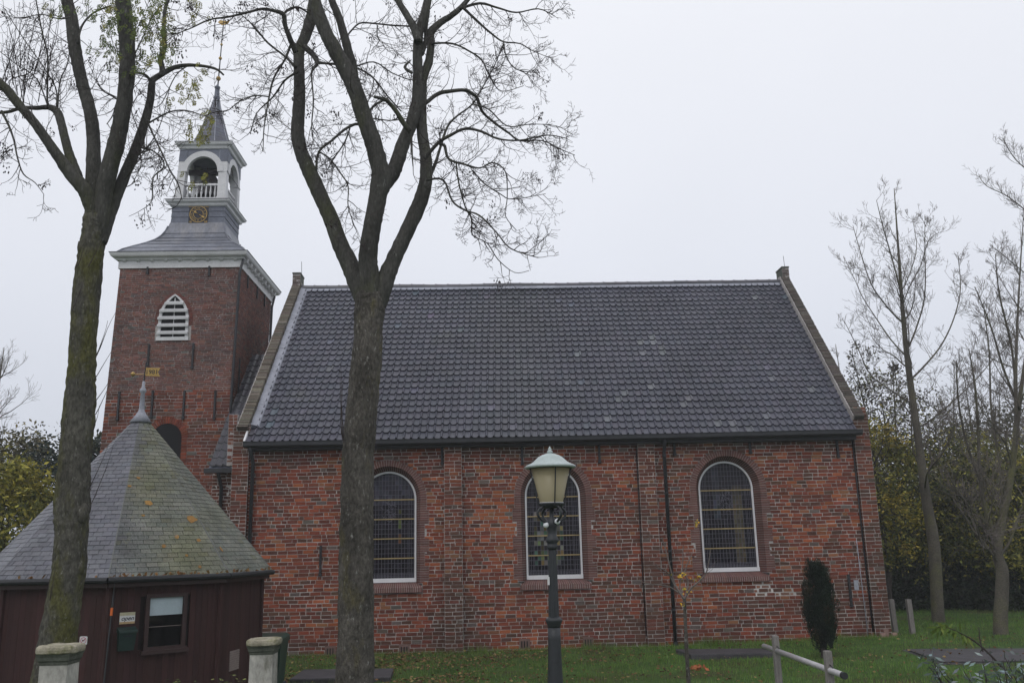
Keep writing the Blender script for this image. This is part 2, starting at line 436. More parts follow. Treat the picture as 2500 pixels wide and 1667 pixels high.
def lay(bricks, strips, place, part, mat_b, mat_m, r, keep=0, see=None, depth=.05, mortar_d=.011, name='brick', wave=.006, wear=None):
    """bricks as hexahedra in front of a mortar sheet; the `keep` largest become objects of their own"""
    m = MB()
    for a, b, za, zb in strips:
        m.poly([place(a, za, -mortar_d), place(b, za, -mortar_d), place(b, zb, -mortar_d), place(a, zb, -mortar_d)])
    m.build('mortar', mat_m, part)
    order = sorted(range(len(bricks)), key=lambda i: -((bricks[i][1] - bricks[i][0]) * (bricks[i][3] - bricks[i][2]) if (see is None or see(bricks[i])) else 0))
    own = set(order[:keep])
    rest = MB()
    for i, (a, b, za, zb, c) in enumerate(bricks):
        d = r.uniform(-.005, .006)
        if wear and wear(a, za) > r.random():                # spalled bricks in a smear of lime
            b -= r.uniform(0, .05); a += r.uniform(0, .03); zb -= r.uniform(0, .022); za += r.uniform(0, .012); d -= .004; c = mixc(c, (.36, .26, .2), r.uniform(0, .5))
        j = lambda: r.uniform(-.0045, .0045)
        w = wave * vnoise(a, za, 1.3, 2) * 2
        w2 = wave * vnoise(b, za, 1.3, 2) * 2
        f = [(a + j(), za + w + j()), (b + j(), za + w2 + j()), (b + j(), zb + w2 + j()), (a + j(), zb + w + j())]
        p = [place(x, z, -depth) for x, z in f] + [place(x, z, d + r.uniform(-.002, .002)) for x, z in f]
        t = MB() if i in own else rest
        t.hexa([p[3], p[2], p[1], p[0], p[7], p[6], p[5], p[4]], c, skip=(0,))
        if i in own: t.build(name, mat_b, part)
    if rest.f: rest.build(name + 's', mat_b, part, kind='stuff')

# ------------------------------------------------------------------ the nave
XL, XR = -6.72, 10.56
church = thing('church', (1.9, 4, 0), 'long brick church nave with dark tiled roof and three arched windows', 'church')
WIN = [(-2.60, 1.79, 3.93), (1.83, 1.78, 3.94), (6.58, 1.86, 4.03)]       # centre x, foot of the frame, springing line
HW, HF, HO = .75, .87, 1.04                                               # half widths: frame, mouth of the reveal, arch ring
def tooth(z, foot):
    return 1.10 if int((z - foot + 10) / .37) % 2 else .99
def win_holes(zm, ring=0.0):
    out = []
    for cx, foot, sp in WIN:
        if zm < foot - .25 or zm > sp + HO: continue
        if zm <= sp - .3: h = tooth(zm, foot)
        elif zm <= sp: h = HO
        else: h = math.sqrt(max(0, HO * HO - (zm - sp) ** 2))
        if zm < foot - .052: h = .93
        if h > .02: out.append((cx - h - ring, cx + h + ring))
    return out
wall = MB()
wall.box(XL + .02, XR - .02, .35, .50, -.3, 5.5)                          # inner leaf, seen only behind the glass
wall.box(XL + .02, XL + .4, .06, 9.8, -.3, 5.5); wall.box(XR - .4, XR - .02, .06, 9.8, -.3, 5.5)
wall.box(XL + .02, XR - .02, 9.5, 9.85, -.3, 5.5)
nave_wall = wall.build('nave_wall', M['dark_mortar'], church)
r1 = random.Random(3)
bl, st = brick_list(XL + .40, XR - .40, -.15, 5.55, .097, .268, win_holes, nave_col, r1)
def see_nave(b):
    u = b[0]
    return b[2] > .3 and b[2] < 5.1 and (-1.5 < u < 1.0 or 2.6 < u < 5.6 or 7.7 < u < 9.0)
lay(bl, st, lambda u, z, d: (u, -d, z), nave_wall, M['brick'], M['mortar'], r1, keep=300, see=see_nave, wear=lambda u, z: .75 if 6.95 < u < 8.35 and 1.12 < z < 1.6 and vnoise(u, z, 1.6, 5) > -.1 else 0)
# pilasters and corner piers stand proud of the wall
for x0, x1, pj, zt in ((-1.08, -.61, .17, 5.28), (4.15, 4.60, .16, 5.45), (XL, XL + .43, .13, 6.0), (XR - .43, XR, .13, 5.95)):
    core = MB(); core.box(x0 + .014, x1 - .014, -pj + .02, .30, -.3, zt)
    pier = core.build('pier', M['mortar'], church)
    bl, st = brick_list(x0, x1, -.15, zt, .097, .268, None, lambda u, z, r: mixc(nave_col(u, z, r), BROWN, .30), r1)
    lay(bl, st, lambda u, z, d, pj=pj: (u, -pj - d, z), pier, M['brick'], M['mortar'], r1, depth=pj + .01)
foot_stone = MB()
for q in range(5):
    x = XR - .44 + q * .11
    foot_stone.box(x, x + .12, -.17 - .03 * (q % 2), -.10, -.1, .12 + .1 * (q % 3), jit((.30, .2, .17), .2))
foot_stone.build('pier_foot', M['surround'], church)

# windows
SB = (.135, .062, .052)
def opening(cx, foot, sp, h, t, n_arch=0):
    """point on the outline of an arched opening; t in metres from the lower right corner, over the arch, to the lower left"""
    H = sp - foot; A = PI * h
    if t < H: return cx + h, foot + t, (1, 0)
    if t < H + A:
        a = (t - H) / h; return cx + h * math.cos(a), sp + h * math.sin(a), (math.cos(a), math.sin(a))
    return cx - h, sp - (t - H - A), (-1, 0)
def window(cx, foot, sp, idx):
    h = HW
    fr = MB()
    N = 28
    def outline(hh, z0):
        return [(cx + hh, z0)] + [(cx + hh * math.cos(PI * i / N), sp + hh * math.sin(PI * i / N)) for i in range(N + 1)] + [(cx - hh, z0)]
    a, b = outline(h, foot), outline(h - .048, foot)
    for (x0, z0), (x1, z1), (x2, z2), (x3, z3) in zip(a, a[1:], b[1:], b):
        fr.hexa([(x0, .33, z0), (x1, .33, z1), (x2, .33, z2), (x3, .33, z3), (x0, .262, z0), (x1, .262, z1), (x2, .262, z2), (x3, .262, z3)])
    fr.box(cx - h - .004, cx + h + .004, .225, .335, foot - .02, foot + .085)
    o = fr.build('window', M['window_white'], church)
    # brick surround: thin bricks across the reveal and the face, one course at a time
    s = MB(); r = random.Random(40 + idx)
    H = sp - foot + .05; A = PI * HF
    pitch = .0605; n1 = int(H / pitch); n2 = int(A / pitch)
    def piece(p0, p1, q0, q1, w0, w1, c):
        # p: mouth of the reveal, q: outer edge on the face, w: inner end of the reveal (x,z); 0/1 the two sides of the course
        y = -.004 + r.uniform(-.002, .003)
        s.poly([(p0[0], y, p0[1]), (q0[0], y, q0[1]), (q1[0], y, q1[1]), (p1[0], y, p1[1])], c)
        s.poly([(p0[0], y, p0[1]), (p1[0], y, p1[1]), (w1[0], .30, w1[1]), (w0[0], .30, w0[1])], c)
        for a_, b_, c_ in ((p0, q0, w0), (p1, q1, w1)):
            s.poly([(a_[0], y, a_[1]), (b_[0], y, b_[1]), (b_[0], .05, b_[1]), (a_[0], .05, a_[1])], c)
    g = .0055
    for side in (1, -1):
        for k in range(n1):
            z0 = foot - .05 + k * H / n1 + g; z1 = foot - .05 + (k + 1) * H / n1 - g
            out = tooth((z0 + z1) / 2, foot) if (z0 + z1) / 2 <= sp - .3 else HO
            c = jit(SB, .18, r)
            X = lambda v: cx + side * v
            piece((X(HF), z0), (X(HF), z1), (X(out), z0), (X(out), z1), (X(h + .004), z0), (X(h + .004), z1), c)
    for k in range(n2):
        a0 = PI * k / n2 + g / HF; a1 = PI * (k + 1) / n2 - g / HF
        P = lambda rr, an: (cx + rr * math.cos(an), sp + rr * math.sin(an))
        piece(P(HF, a0), P(HF, a1), P(HO, a0), P(HO, a1), P(h + .004, a0), P(h + .004, a1), jit(SB, .18, r))
    s.build('surround_bricks', M['surround'], o, kind='stuff')
    back = MB()                                     # the joints of the surround, a little behind its bricks
    T = outline
    e0, e1, e2 = T(HF + .006, foot - .06), T(HO + .004, foot - .06), T(h + .010, foot - .06)
    for i in range(len(e0) - 1):
        (x0, z0), (x1, z1), (x2, z2), (x3, z3), (x4, z4), (x5, z5) = e0[i], e0[i + 1], e1[i + 1], e1[i], e2[i], e2[i + 1]
        back.poly([(x0, .004, z0), (x1, .004, z1), (x2, .004, z2), (x3, .004, z3)])
        back.poly([(x0, .004, z0), (x1, .004, z1), (x5, .304, z5), (x4, .304, z4)])
    for side in (1, -1):
        zz = foot - .06
        while zz < sp - .3:
            z1 = min(zz + .01, sp)
            zz += .05
            X = sorted((cx + side * HF, cx + side * (tooth(zz, foot) - .005)))
            back.poly([(X[0], .006, zz - .05), (X[1], .006, zz - .05), (X[1], .006, zz), (X[0], .006, zz)])
    back.build('surround_joints', M['dark_mortar'], o)
    si = MB()                                       # sloping sill of bricks on edge
    n = 32; W = .93
    for k in range(n):
        x0 = cx - W + 2 * W * k / n + .005; x1 = cx - W + 2 * W * (k + 1) / n - .005
        sh = .035 * (cx - (x0 + x1) / 2) / W
        c = jit((.15, .075, .066), .2, r); zt = foot - .02
        f0, f1 = x0 - sh, x1 - sh
        si.hexa([(x0, -.075, zt - .25), (x1, -.075, zt - .25), (x1, .29, zt - .2), (x0, .29, zt - .2),
                 (x0, -.075, zt - .125), (x1, -.075, zt - .125), (x1 + sh * 3, .29, zt), (x0 + sh * 3, .29, zt)], c)
    sill = si.build('sill', M['surround'], o)
    sj = MB(); sj.hexa([(cx - W + .01, -.068, foot - .262), (cx + W - .01, -.068, foot - .262), (cx + W - .01, .28, foot - .225), (cx - W + .01, .28, foot - .225),
                        (cx - W + .01, -.068, foot - .152), (cx + W - .01, -.068, foot - .152), (cx + W - .01, .28, foot - .028), (cx - W + .01, .28, foot - .028)])
    sj.build('sill_joints', M['mortar'], o)
    # leaded glass: five panels between the bars, many small quarries in each
    bars = [foot + .085 + i * .512 for i in range(5)] + [sp + h]
    cols_, cw = 16, (2 * h - .1) / 16
    for k in range(5):
        z0, z1 = bars[k], bars[k + 1]
        pn = MB(); nr = max(1, int(round((z1 - z0) / .128)))
        for i in range(cols_):
            for j in range(nr):
                x0 = cx - h + .05 + i * cw; x1 = x0 + cw
                za = z0 + (z1 - z0) * j / nr; zb = z0 + (z1 - z0) * (j + 1) / nr
                if zb > sp and max(abs(x0 - cx), abs(x1 - cx)) ** 2 + (min(za, zb) - sp) ** 2 > (h + .02) ** 2 and za > sp: continue
                zm = (za + zb) / 2 - foot; xm = ((x0 + x1) / 2 - cx)
                c = jit((.010, .008, .012), .5, r)
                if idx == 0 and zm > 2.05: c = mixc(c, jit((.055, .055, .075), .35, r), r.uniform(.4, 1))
                if idx == 0 and .22 < xm < .34 and .7 < zm < 1.9: c = jit((.10, .05, .018) if zm < 1.3 else (.09, .10, .03), .5, r) if r.random() < .7 else c  # light of the opposite window seen through, painted into the panes
                if idx == 1 and -.52 < xm < .3 and .4 < zm < 1.75: c = jit(r.choice([(.10, .12, .05), (.05, .10, .07), (.15, .11, .045), (.13, .13, .12), (.05, .04, .02)]), .5, r) if r.random() < .65 else c  # coloured glow of the opposite window, put into the pane colours
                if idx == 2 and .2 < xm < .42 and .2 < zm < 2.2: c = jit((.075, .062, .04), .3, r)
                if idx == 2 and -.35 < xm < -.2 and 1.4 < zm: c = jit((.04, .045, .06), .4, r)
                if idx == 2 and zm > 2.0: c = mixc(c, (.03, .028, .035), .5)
                t = [r.uniform(-.005, .005) for _ in range(4)]
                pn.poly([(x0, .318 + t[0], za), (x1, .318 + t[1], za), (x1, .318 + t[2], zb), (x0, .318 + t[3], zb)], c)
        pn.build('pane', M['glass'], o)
    cm_ = MB()
    def topz(x):
        return sp + math.sqrt(max(0, (h - .04) ** 2 - (x - cx) ** 2))
    for i in range(cols_ + 1):
        x = cx - h + .05 + i * cw
        cm_.box(x - .0042, x + .0042, .306, .3165, foot + .08, topz(x))
    for x in (cx - h + .083, cx + h - .083, cx - h + .19, cx + h - .19):
        cm_.box(x - .004, x + .004, .307, .3162, foot + .08, topz(x))
    z = foot + .085; k = 0
    while z < sp + h - .08:
        hx = h - .05 if z < sp else math.sqrt(max(0, (h - .05) ** 2 - (z - sp) ** 2))
        cm_.box(cx - hx, cx + hx, .3055, .316, z - .0045, z + .0045)
        z += .128
    for zz in (foot + .14, foot + .185): cm_.box(cx - h + .05, cx + h - .05, .307, .3163, zz - .004, zz + .004)
    for i in range(34): 
        x = cx - h + .06 + i * (2 * h - .12) / 33; cm_.box(x - .004, x + .004, .3072, .3164, foot + .09, foot + .185)
    mz = foot + 1.87                                # the knot of lead work in the middle of the window
    for i in range(46):
        a = r.uniform(0, 2 * PI); q = math.sqrt(r.random()); x = cx + .0 + .2 * q * math.cos(a); zz = mz + .33 * q * math.sin(a)
        b_ = r.uniform(0, PI); L = r.uniform(.03, .07)
        cm_.bar((x - L * math.cos(b_), .3075, zz - L * math.sin(b_)), (x + L * math.cos(b_), .3075, zz + L * math.sin(b_)), .010, .009, up=(0, 1, 0))
    cm_.build('lead_cames', M['came'], o)
    for k in range(1, 5):
        g_ = MB(); z = bars[k]
        g_.box(cx - h + .045, cx + h - .045, .285, .304, z - .014, z + .014)
        g_.build('glazing_bar', M['bar'], o)
for i, (a, b, c) in enumerate(WIN): window(a, b, c, i)

# nave roof
EY, EZ, RY, RZ = -.32, 5.47, 5.0, 11.30
SL = math.hypot(RY - EY, RZ - EZ)
SV = Vector((0, (RY - EY) / SL, (RZ - EZ) / SL)); SNn = Vector((0, -(RZ - EZ) / SL, (RY - EY) / SL))
def xl(t): return lerp(-6.34, -6.10, t)
def xr(t): return lerp(10.13, 10.27, t)
def roof_pt(s, v, wn):                       # s 0..1 across, v metres up the slope, wn metres off the plane
    t = v / SL
    p = Vector((lerp(xl(t), xr(t), s), EY, EZ)) + SV * v + SNn * (wn + .014 * vnoise(s * 7, t * 2.2, 1.0, 6) - .02 * t * math.sin(PI * s))
    return p
base = MB()
base.poly([roof_pt(0, 0, -.03), roof_pt(1, 0, -.03), roof_pt(1, SL, -.03), roof_pt(0, SL, -.03)])
base.poly([(xl(1), RY, RZ), (xr(1), RY, RZ), (xr(0), 10.3, EZ), (xl(0), 10.3, EZ)])
base.poly([roof_pt(0, 0, -.03), roof_pt(0, 0, -.2), roof_pt(1, 0, -.2), roof_pt(1, 0, -.03)])
nave_roof = base.build('nave_roof', M['underlay'], church)
TC, TRW = 82, 28
prof = [(0, .016), (.04, .000), (.18, -.010), (.45, -.016), (.70, -.006), (.77, .026), (.84, .046), (.92, .046), (.985, .030), (1.0, .000)]
PALE = set()
for px, py in ((1592, 826), (1572, 838), (1600, 837), (1577, 863), (1623, 862), (1418, 866), (1595, 944), (1517, 960), (1503, 976), (1879, 922), (1977, 958), (1683, 968), (1672, 985), (1742, 1027), (1757, 1027), (1873, 1022), (1793, 1041), (1828, 1041), (1480, 1018), (1838, 725)):
    d = ray(px, py); o_ = np.array([0, EY, EZ]); nn = np.array(SNn)
    t = nn.dot(o_ - CAM) / nn.dot(d); p = CAM + d * t
    v = (Vector(p) - Vector((p[0], EY, EZ))).dot(SV); tt = v / SL
    PALE.add((int((p[0] - xl(tt)) / (xr(tt) - xl(tt)) * TC), int(v / SL * TRW)))
r2 = random.Random(5); rest = MB()
for row in range(TRW):
    v0 = SL * row / TRW; v1 = SL * (row + 1) / TRW + .03
    rowj = r2.uniform(-.003, .003)
    for cidx in range(TC):
        s0 = cidx / TC; ds = 1 / TC
        lift = .040 + r2.uniform(-.003, .004); sk = r2.uniform(-.004, .004)
        n = vnoise(cidx * .2, row * .28, .35)
        c = mixc((.057, .061, .083), (.077, .076, .100), r2.random())
        c = mixc(c, (.07, .075, .068), max(0, min(1, .55 - abs(s0 - .44) * 4.5)) * .5)
        c = jit(tuple(v * (1 + .18 * n) for v in c), .10, r2)
        if r2.random() < .012: c = tuple(v * r2.uniform(1.25, 1.6) for v in c)
        if r2.random() < .02: sk += r2.uniform(-.03, .03); lift += .008
        if (cidx, row) in PALE: c = jit((.135, .14, .158), .12, r2)
        m = MB() if row < 4 and (row * TC + cidx) < 300 else rest
        vb = v0 + rowj + r2.uniform(-.004, .004)
        b0 = [roof_pt(s0 + ds * (a + sk), vb, w_ + lift) for a, w_ in prof]
        t0 = [roof_pt(s0 + ds * a, v1, w_ * .9 + .001) for a, w_ in prof]
        bb = [roof_pt(s0 + ds * (a + sk), vb, w_ + lift - .036) for a, w_ in prof]
        k = len(m.v); L = len(prof)
        m.v += [tuple(p) for p in b0 + t0 + bb]
        for i in range(L - 1):
            m.f.append((k + i, k + i + 1, k + L + i + 1, k + L + i)); m.c.append(c)
            m.f.append((k + 2 * L + i, k + 2 * L + i + 1, k + i + 1, k + i)); m.c.append((.022, .022, .027))  # lower edge coloured near black: the shadow line under each course is painted
        if m is not rest: m.build('roof_tile', M['tile'], nave_roof)
rest.build('roof_tiles', M['tile'], nave_roof, kind='stuff')
x = xl(1); k = 0
while x < xr(1) - .05:                        # ridge tiles, each lapping over the last
    x2 = min(x + .41, xr(1)); m = MB()
    j = r2.uniform(-.006, .006)
    m.loft([[(q, RY - .155 * math.cos(PI * i / 8), RZ - .015 - .02 * math.sin(PI * (q - xl(1)) / (xr(1) - xl(1))) + .02 * vnoise(q, 0, .5) + (.115 + dd + j) * math.sin(PI * i / 8)) for i in range(9)] for q, dd in ((x, .012), (x + .05, .012), (x + .055, 0), (x2 + .02, -.004))], jit((.075, .074, .09), .15, r2), cap=True, close=False)
    m.build('ridge_tile', M['tile'], nave_roof, smooth=False); x = x2
m = MB(); m.poly([roof_pt(0, SL - .26, .052), roof_pt(1, SL - .26, .052), roof_pt(1, SL - .04, .075), roof_pt(0, SL - .04, .075)])
m.poly([roof_pt(0, SL - .26, .052), roof_pt(0, SL - .26, .01), roof_pt(1, SL - .26, .01), roof_pt(1, SL - .26, .052)])
m.build('ridge_flashing', M['lead_light'], nave_roof)
for k in range(8):                            # lead flashing up the left verge
    m = MB(); va, vb = .62 + (SL - .62) * k / 8, .62 + (SL - .62) * (k + 1) / 8 + .03
    f = lambda v, xo, wn: tuple(roof_pt(0, v, wn) + Vector((xo, 0, 0)))
    m.hexa([f(va, -.05, .02), f(va, .23, .02), f(vb, .23, .02), f(vb, -.05, .02), f(va, -.05, .12), f(va, .21, .062), f(vb, .21, .056), f(vb, -.05, .112)])
    m.build('verge_flashing', M['lead_light'], nave_roof)
m = MB(); m.bar(roof_pt(0, -.02, .03) + Vector((-.02, 0, 0)), roof_pt(0, .64, .06) + Vector((-.02, 0, 0)), .05, .10); m.build('verge_board', M['window_white'], nave_roof)
# gutter
m = MB()
gp = [(-.30, 5.50), (-.30, 5.37), (-.34, 5.33), (-.44, 5.33), (-.48, 5.37), (-.485, 5.465), (-.50, 5.47), (-.50, 5.48), (-.47, 5.48), (-.455, 5.38), (-.32, 5.38), (-.315, 5.50)]
m.loft([[(x, y, z + dz) for y, z in gp] for x, dz in ((xl(0) - .02, 0), (0, -.015), (xr(0) + .10, .03))], cap=True)
m.build('gutter', M['zinc'], church)
m = MB(); m.box(XL + .43, XR - .43, -.26, .1, 5.26, 5.52); m.build('eaves_shade_board', M['zinc'], church)  # board made deep and dark to stand in for the shadow below the gutter
# downpipes
def pipe(name, pts, rad, mt, parent, n=10): 
    m = MB(); m.tube(pts, [rad] * len(pts), n); return m.build(name, mt, parent, smooth=True)
pp = pipe('downpipe', [(4.86, -.38, 5.36), (4.86, -.30, 5.20), (4.86, -.16, 5.02), (4.86, -.16, .12)], .048, M['zinc'], church)
m = MB()
for z in (.9, 2.4, 3.9, 4.9): m.lathe(4.86, -.16, [(z, .058), (z + .05, .058)], 10)
m.lathe(4.86, -.16, [(.02, .06), (.14, .06)], 10)
m.build('pipe_clip', M['zinc'], pp)
pp = pipe('downpipe', [(-6.2, -.38, 5.36), (-6.19, -.30, 5.2), (-6.17, -.12, 4.95), (-6.17, -.10, .1)], .05, M['zinc'], church)
m = MB()
for z in (1.5, 3.0, 4.6): m.lathe(-6.17, -.10, [(z, .06), (z + .05, .06)], 10)
m.build('pipe_clip', M['zinc'], pp)
pipe('lightning_conductor', [(9.93, -.02, 2.6), (9.95, -.02, 1.2), (9.97, -.02, .1)], .011, M['lead_light'], church, 5)
pipe('cable', [(4.13, -.03, 5.2), (4.12, -.03, 2.5), (4.13, -.03, .3)], .012, M['iron'], church, 5)
pipe('cable', [(XR - .45, -.03, 5.3), (XR - .46, -.03, 3), (XR - .45, -.03, .25)], .022, M['iron'], church, 5)
# wall anchors
def anchor(x, za, zb, y, parent, w_=.028):
    m = MB(); m.box(x - w_, x + w_, y - .05, y + .01, za, zb); m.box(x - w_ * 1.5, x + w_ * 1.5, y - .055, y, za - .02, za + .05)
    m.build('wall_anchor', M['iron'], parent)
for x, za, zb in ((-4.33, 2.0, 2.76), (9.61, .9, 1.71), (9.67, 4.81, 5.4), (1.02, 4.78, 5.4), (3.12, 4.78, 5.4), (5.18, 4.95, 5.4), (7.26, 4.96, 5.4), (-1.14, 4.82, 5.4)):
    anchor(x, za, zb, -.012, church)
for x, z in ((-2.13, .09), (.97, .15), (2.62, .15), (-4.02, .1)):           # vents low in the wall
    m = MB(); m.box(x - .14, x + .14, -.016, -.004, z - .10, z + .15, (.16, .10, .085)); v = m.build('wall_vent', M['surround'], church)
    for k in range(3):
        s = MB(); s.box(x - .09 + k * .07, x - .06 + k * .07, -.022, -.017, z - .07, z + .09); s.build('vent_slot', M['black_hole'], v)
m = MB(); m.box(9.74, 9.86, -.014, -.003, 1.30, 1.56); m.build('mortar_patch', M['lead_light'], church)

# gable parapets with brick coping
for side, x0f, x1f in ((0, lambda t: lerp(-6.64, -6.39, t), lambda t: lerp(-6.34, -6.10, t)), (1, lambda t: lerp(10.13, 10.27, t), lambda t: lerp(10.42, 10.54, t))):
    g = MB(); off = .20
    p0 = Vector((0, EY + .28, EZ + .40)); p1 = Vector((0, RY, RZ)) + SNn * 0
    nv = SNn * off
    def ring(v, t0=0, wn=off):
        t = v / SL; q = Vector((0, EY, EZ)) + SV * v + SNn * wn
        return t, q
    prof_g = []
    a = []
    for fx in (x0f, x1f):
        t0, q0 = ring(.42); t1, q1 = ring(SL + .05)
        a.append([(fx(0), q0.y + .3, 5.3), (fx(0), q0.y, q0.z), (fx(1), q1.y + .02, q1.z), (fx(1), 2 * RY - q1.y - .02, q1.z), (fx(0), 2 * RY - q0.y, q0.z), (fx(0), 2 * RY - q0.y - .3, 5.3)])
    g.loft(a, cap=True)
    par = g.build('gable_parapet', M['dark_mortar'], church)
    n = 190; cb = MB()
    for k in range(n):
        v = .36 + (SL - .34) * k / n; dv = (SL - .34) / n
        t = v / SL
        c = mixc((.19, .17, .14), (.10, .078, .062), rng.random()) if side == 0 else mixc((.115, .105, .092), (.075, .056, .048), rng.random())
        c = jit(c, .25)
        xa, xb = x0f(t) + .03 + rng.uniform(-.010, .010), x1f(t) + .01 + rng.uniform(-.008, .008)
        A = lambda vv, wn: Vector((0, EY, EZ)) + SV * vv + SNn * wn
        j = rng.uniform(-.008, .008)
        pts = []
        for vv, wn in ((v + .006, off - .1), (v + dv - .006, off - .1), (v + dv - .006, off + .04 + j), (v + .006, off + .04 + j)):
            q = A(vv, wn); pts.append((q.y, q.z))
        cb.hexa([(xa, *p) for p in pts] + [(xb, *p) for p in pts], c)
    cb.build('coping_bricks', M['coping'], par, kind='stuff')
    top = MB(); t = 1.0
    xa, xb = x0f(1) + .03, x1f(1) + .0
    top.box(xa + .004, xb - .004, RY - .298, RY + .30, RZ - .2, RZ + .42); top.box(xa - .012, xb + .012, RY - .32, RY + .32, RZ + .424, RZ + .47)
    tb = top.build('gable_top', M['stone_dark'], church)
    r9 = random.Random(8)
    bl, st = brick_list(xa, xb, RZ - .18, RZ + .42, .068, .2, None, lambda u, z, r: jit((.105, .08, .07), .3, r), r9, joint=.010)
    lay(bl, st, lambda u, z, d: (u, RY - .302 - d, z), tb, M['coping'], M['dark_mortar'], r9, depth=.004, mortar_d=.001)
    pipe('lightning_rod', [(x1f(1) - .02, RY, RZ + .4), (x1f(1) - .04, RY, RZ + .95)], .008, M['iron'], church, 4)
# kneeler block under the foot of each coping
for xa, xb, zb in ((-6.90, -6.66, 6.28), (10.22, 10.58, 6.18)):
    m = MB(); m.box(xa, xb, .0, .4, 4.9 if xa < 0 else 5.9, zb); kb = m.build('kneeler', M['dark_mortar'], church)
    bl, st = brick_list(xa, xb, 4.9 if xa < 0 else 5.9, zb, .09, .25, None, lambda u, z, r: jit((.19, .075, .05), .3, r), r1)
    lay(bl, st, lambda u, z, d: (u, -.004 - d, z), kb, M['brick'], M['mortar'], r1, depth=.01)

# the low link between nave and tower
lk = MB(); lk.box(-7.6, -6.66, 1.2, 8, -.2, 4.85); link = lk.build('link_wall', M['mortar'], church)
bl, st = brick_list(-7.62, -6.66, -.1, 4.85, .097, .268, None, lambda u, z, r: mixc(nave_col(u, z, r), BROWN, .45), r1)
lay(bl, st, lambda u, z, d: (u, 1.196 - d, z), link, M['brick'], M['mortar'], r1, depth=.01)
lr = MB()
lr.hexa([(-7.62, .85, 4.82), (-6.62, .85, 4.82), (-6.62, 4.6, 8.75), (-7.62, 4.6, 8.75), (-7.62, .82, 4.92), (-6.62, .82, 4.92), (-6.62, 4.55, 8.85), (-7.62, 4.55, 8.85)])
lroof = lr.build('link_roof', M['slate_panel'], church)
for k in range(17):
    m = MB(); t0, t1 = k / 17, (k + 1) / 17 + .01
    for q in range(5):
        xa = -7.6 + q * .196
        pts = [(0, .03), (.3, .005), (.7, .0), (.85, .035), (1, .03)]
        P = lambda a, t, w_: (xa + a * .196, lerp(.80, 4.53, t), lerp(4.95, 8.88, t) + w_ * 1.2)
        for (a0, w0), (a1, w1) in zip(pts, pts[1:]):
            m.poly([P(a0, t0, w0 + .035), P(a1, t0, w1 + .035), P(a1, t1, w1), P(a0, t1, w0)], jit((.065, .064, .078), .15))
            m.poly([P(a0, t0, w0), P(a1, t0, w1), P(a1, t0, w1 + .035), P(a0, t0, w0 + .035)], (.03, .03, .035))  # dark lower edge, shadow under the course painted in
    m.build('tile_course', M['tile'], lroof)
m = MB(); m.box(-7.72, -6.70, .70, .86, 4.78, 4.90); m.build('link_gutter', M['zinc'], church)
pipe('downpipe', [(-7.35, .78, 4.8), (-7.34, .95, 4.6), (-7.33, 1.1, 4.4), (-7.33, 1.1, 0)], .05, M['zinc'], church)

# ------------------------------------------------------------------ the tower
TY0, TY1 = 2.5, 6.6
TYC = (TY0 + TY1) / 2
def tx(z): return -9.35 + .022 * (z - 11.3)
def thw(z): return 1.84 + .006 * (11.3 - z)
tower = thing('church_tower', (-9.6, TYC, 0), 'square brick church tower with white open belfry, clock and slender slate spire', 'tower')
tw = MB()
tw.rects(tx, TYC, [(-.3, thw(0) - .02, 2.04), (11.3, thw(11.3) - .02, 2.04)])
tower_wall = tw.build('tower_wall', M['dark_mortar'], tower)
LCX, LB, LSP, LHW = -9.44, 8.96, 9.62, .455            # louvred window
ACX, ASP, AHW = -9.42, 5.98, .44                       # round-headed opening low down
def lanc(z):                                           # half width of the pointed window at height z
    if z < LB: return 0
    if z < LSP: return LHW
    rr = 2 * LHW * 1.02; x = math.sqrt(max(0, rr * rr - (z - LSP) ** 2)) - (rr - LHW)
    return max(0, x)
def tower_holes(zm):
    o = []
    h = lanc(zm) if LB - .02 < zm < 10.45 else 0
    if h > 0: o.append(((LCX - h - .08 - tx(zm)), (LCX + h + .08 - tx(zm))))
    if 4.3 < zm < ASP + AHW + .17:
        h = AHW + .16 if zm < ASP else math.sqrt(max(0, (AHW + .16) ** 2 - (zm - ASP) ** 2))
        if h > .02: o.append((ACX - h - tx(zm), ACX + h - tx(zm)))
    return o
r3 = random.Random(21)
front = lambda u, z, d: (tx(z) + u * thw(z) / 1.84, TY0 - d, z)
bl, st = brick_list(-1.84, 1.84, -.1, 7.36, .099, .27, tower_holes, tower_col, r3, joint=.017)
lay(bl, st, front, tower_wall, M['tower_brick'], M['mortar'], r3, keep=300, see=lambda b: b[2] > 5.3 and b[0] > -1.84)
bl, st = brick_list(-1.84, 1.84, 7.36, 11.27, .0665, .20, tower_holes, tower_col, r3, joint=.0135)
lay(bl, st, front, tower_wall, M['tower_brick'], M['dark_mortar'], r3)
east = lambda u, z, d: (tx(z) + thw(z) + d, TYC + u, z)
bl, st = brick_list(-2.05, 2.05, 4.0, 7.36, .099, .27, None, tower_col, r3, joint=.017)
lay(bl, st, east, tower_wall, M['tower_brick'], M['dark_mortar'], r3)
bl, st = brick_list(-2.05, 2.05, 7.36, 11.27, .0665, .20, None, tower_col, r3, joint=.0135)
lay(bl, st, east, tower_wall, M['tower_brick'], M['dark_mortar'], r3)

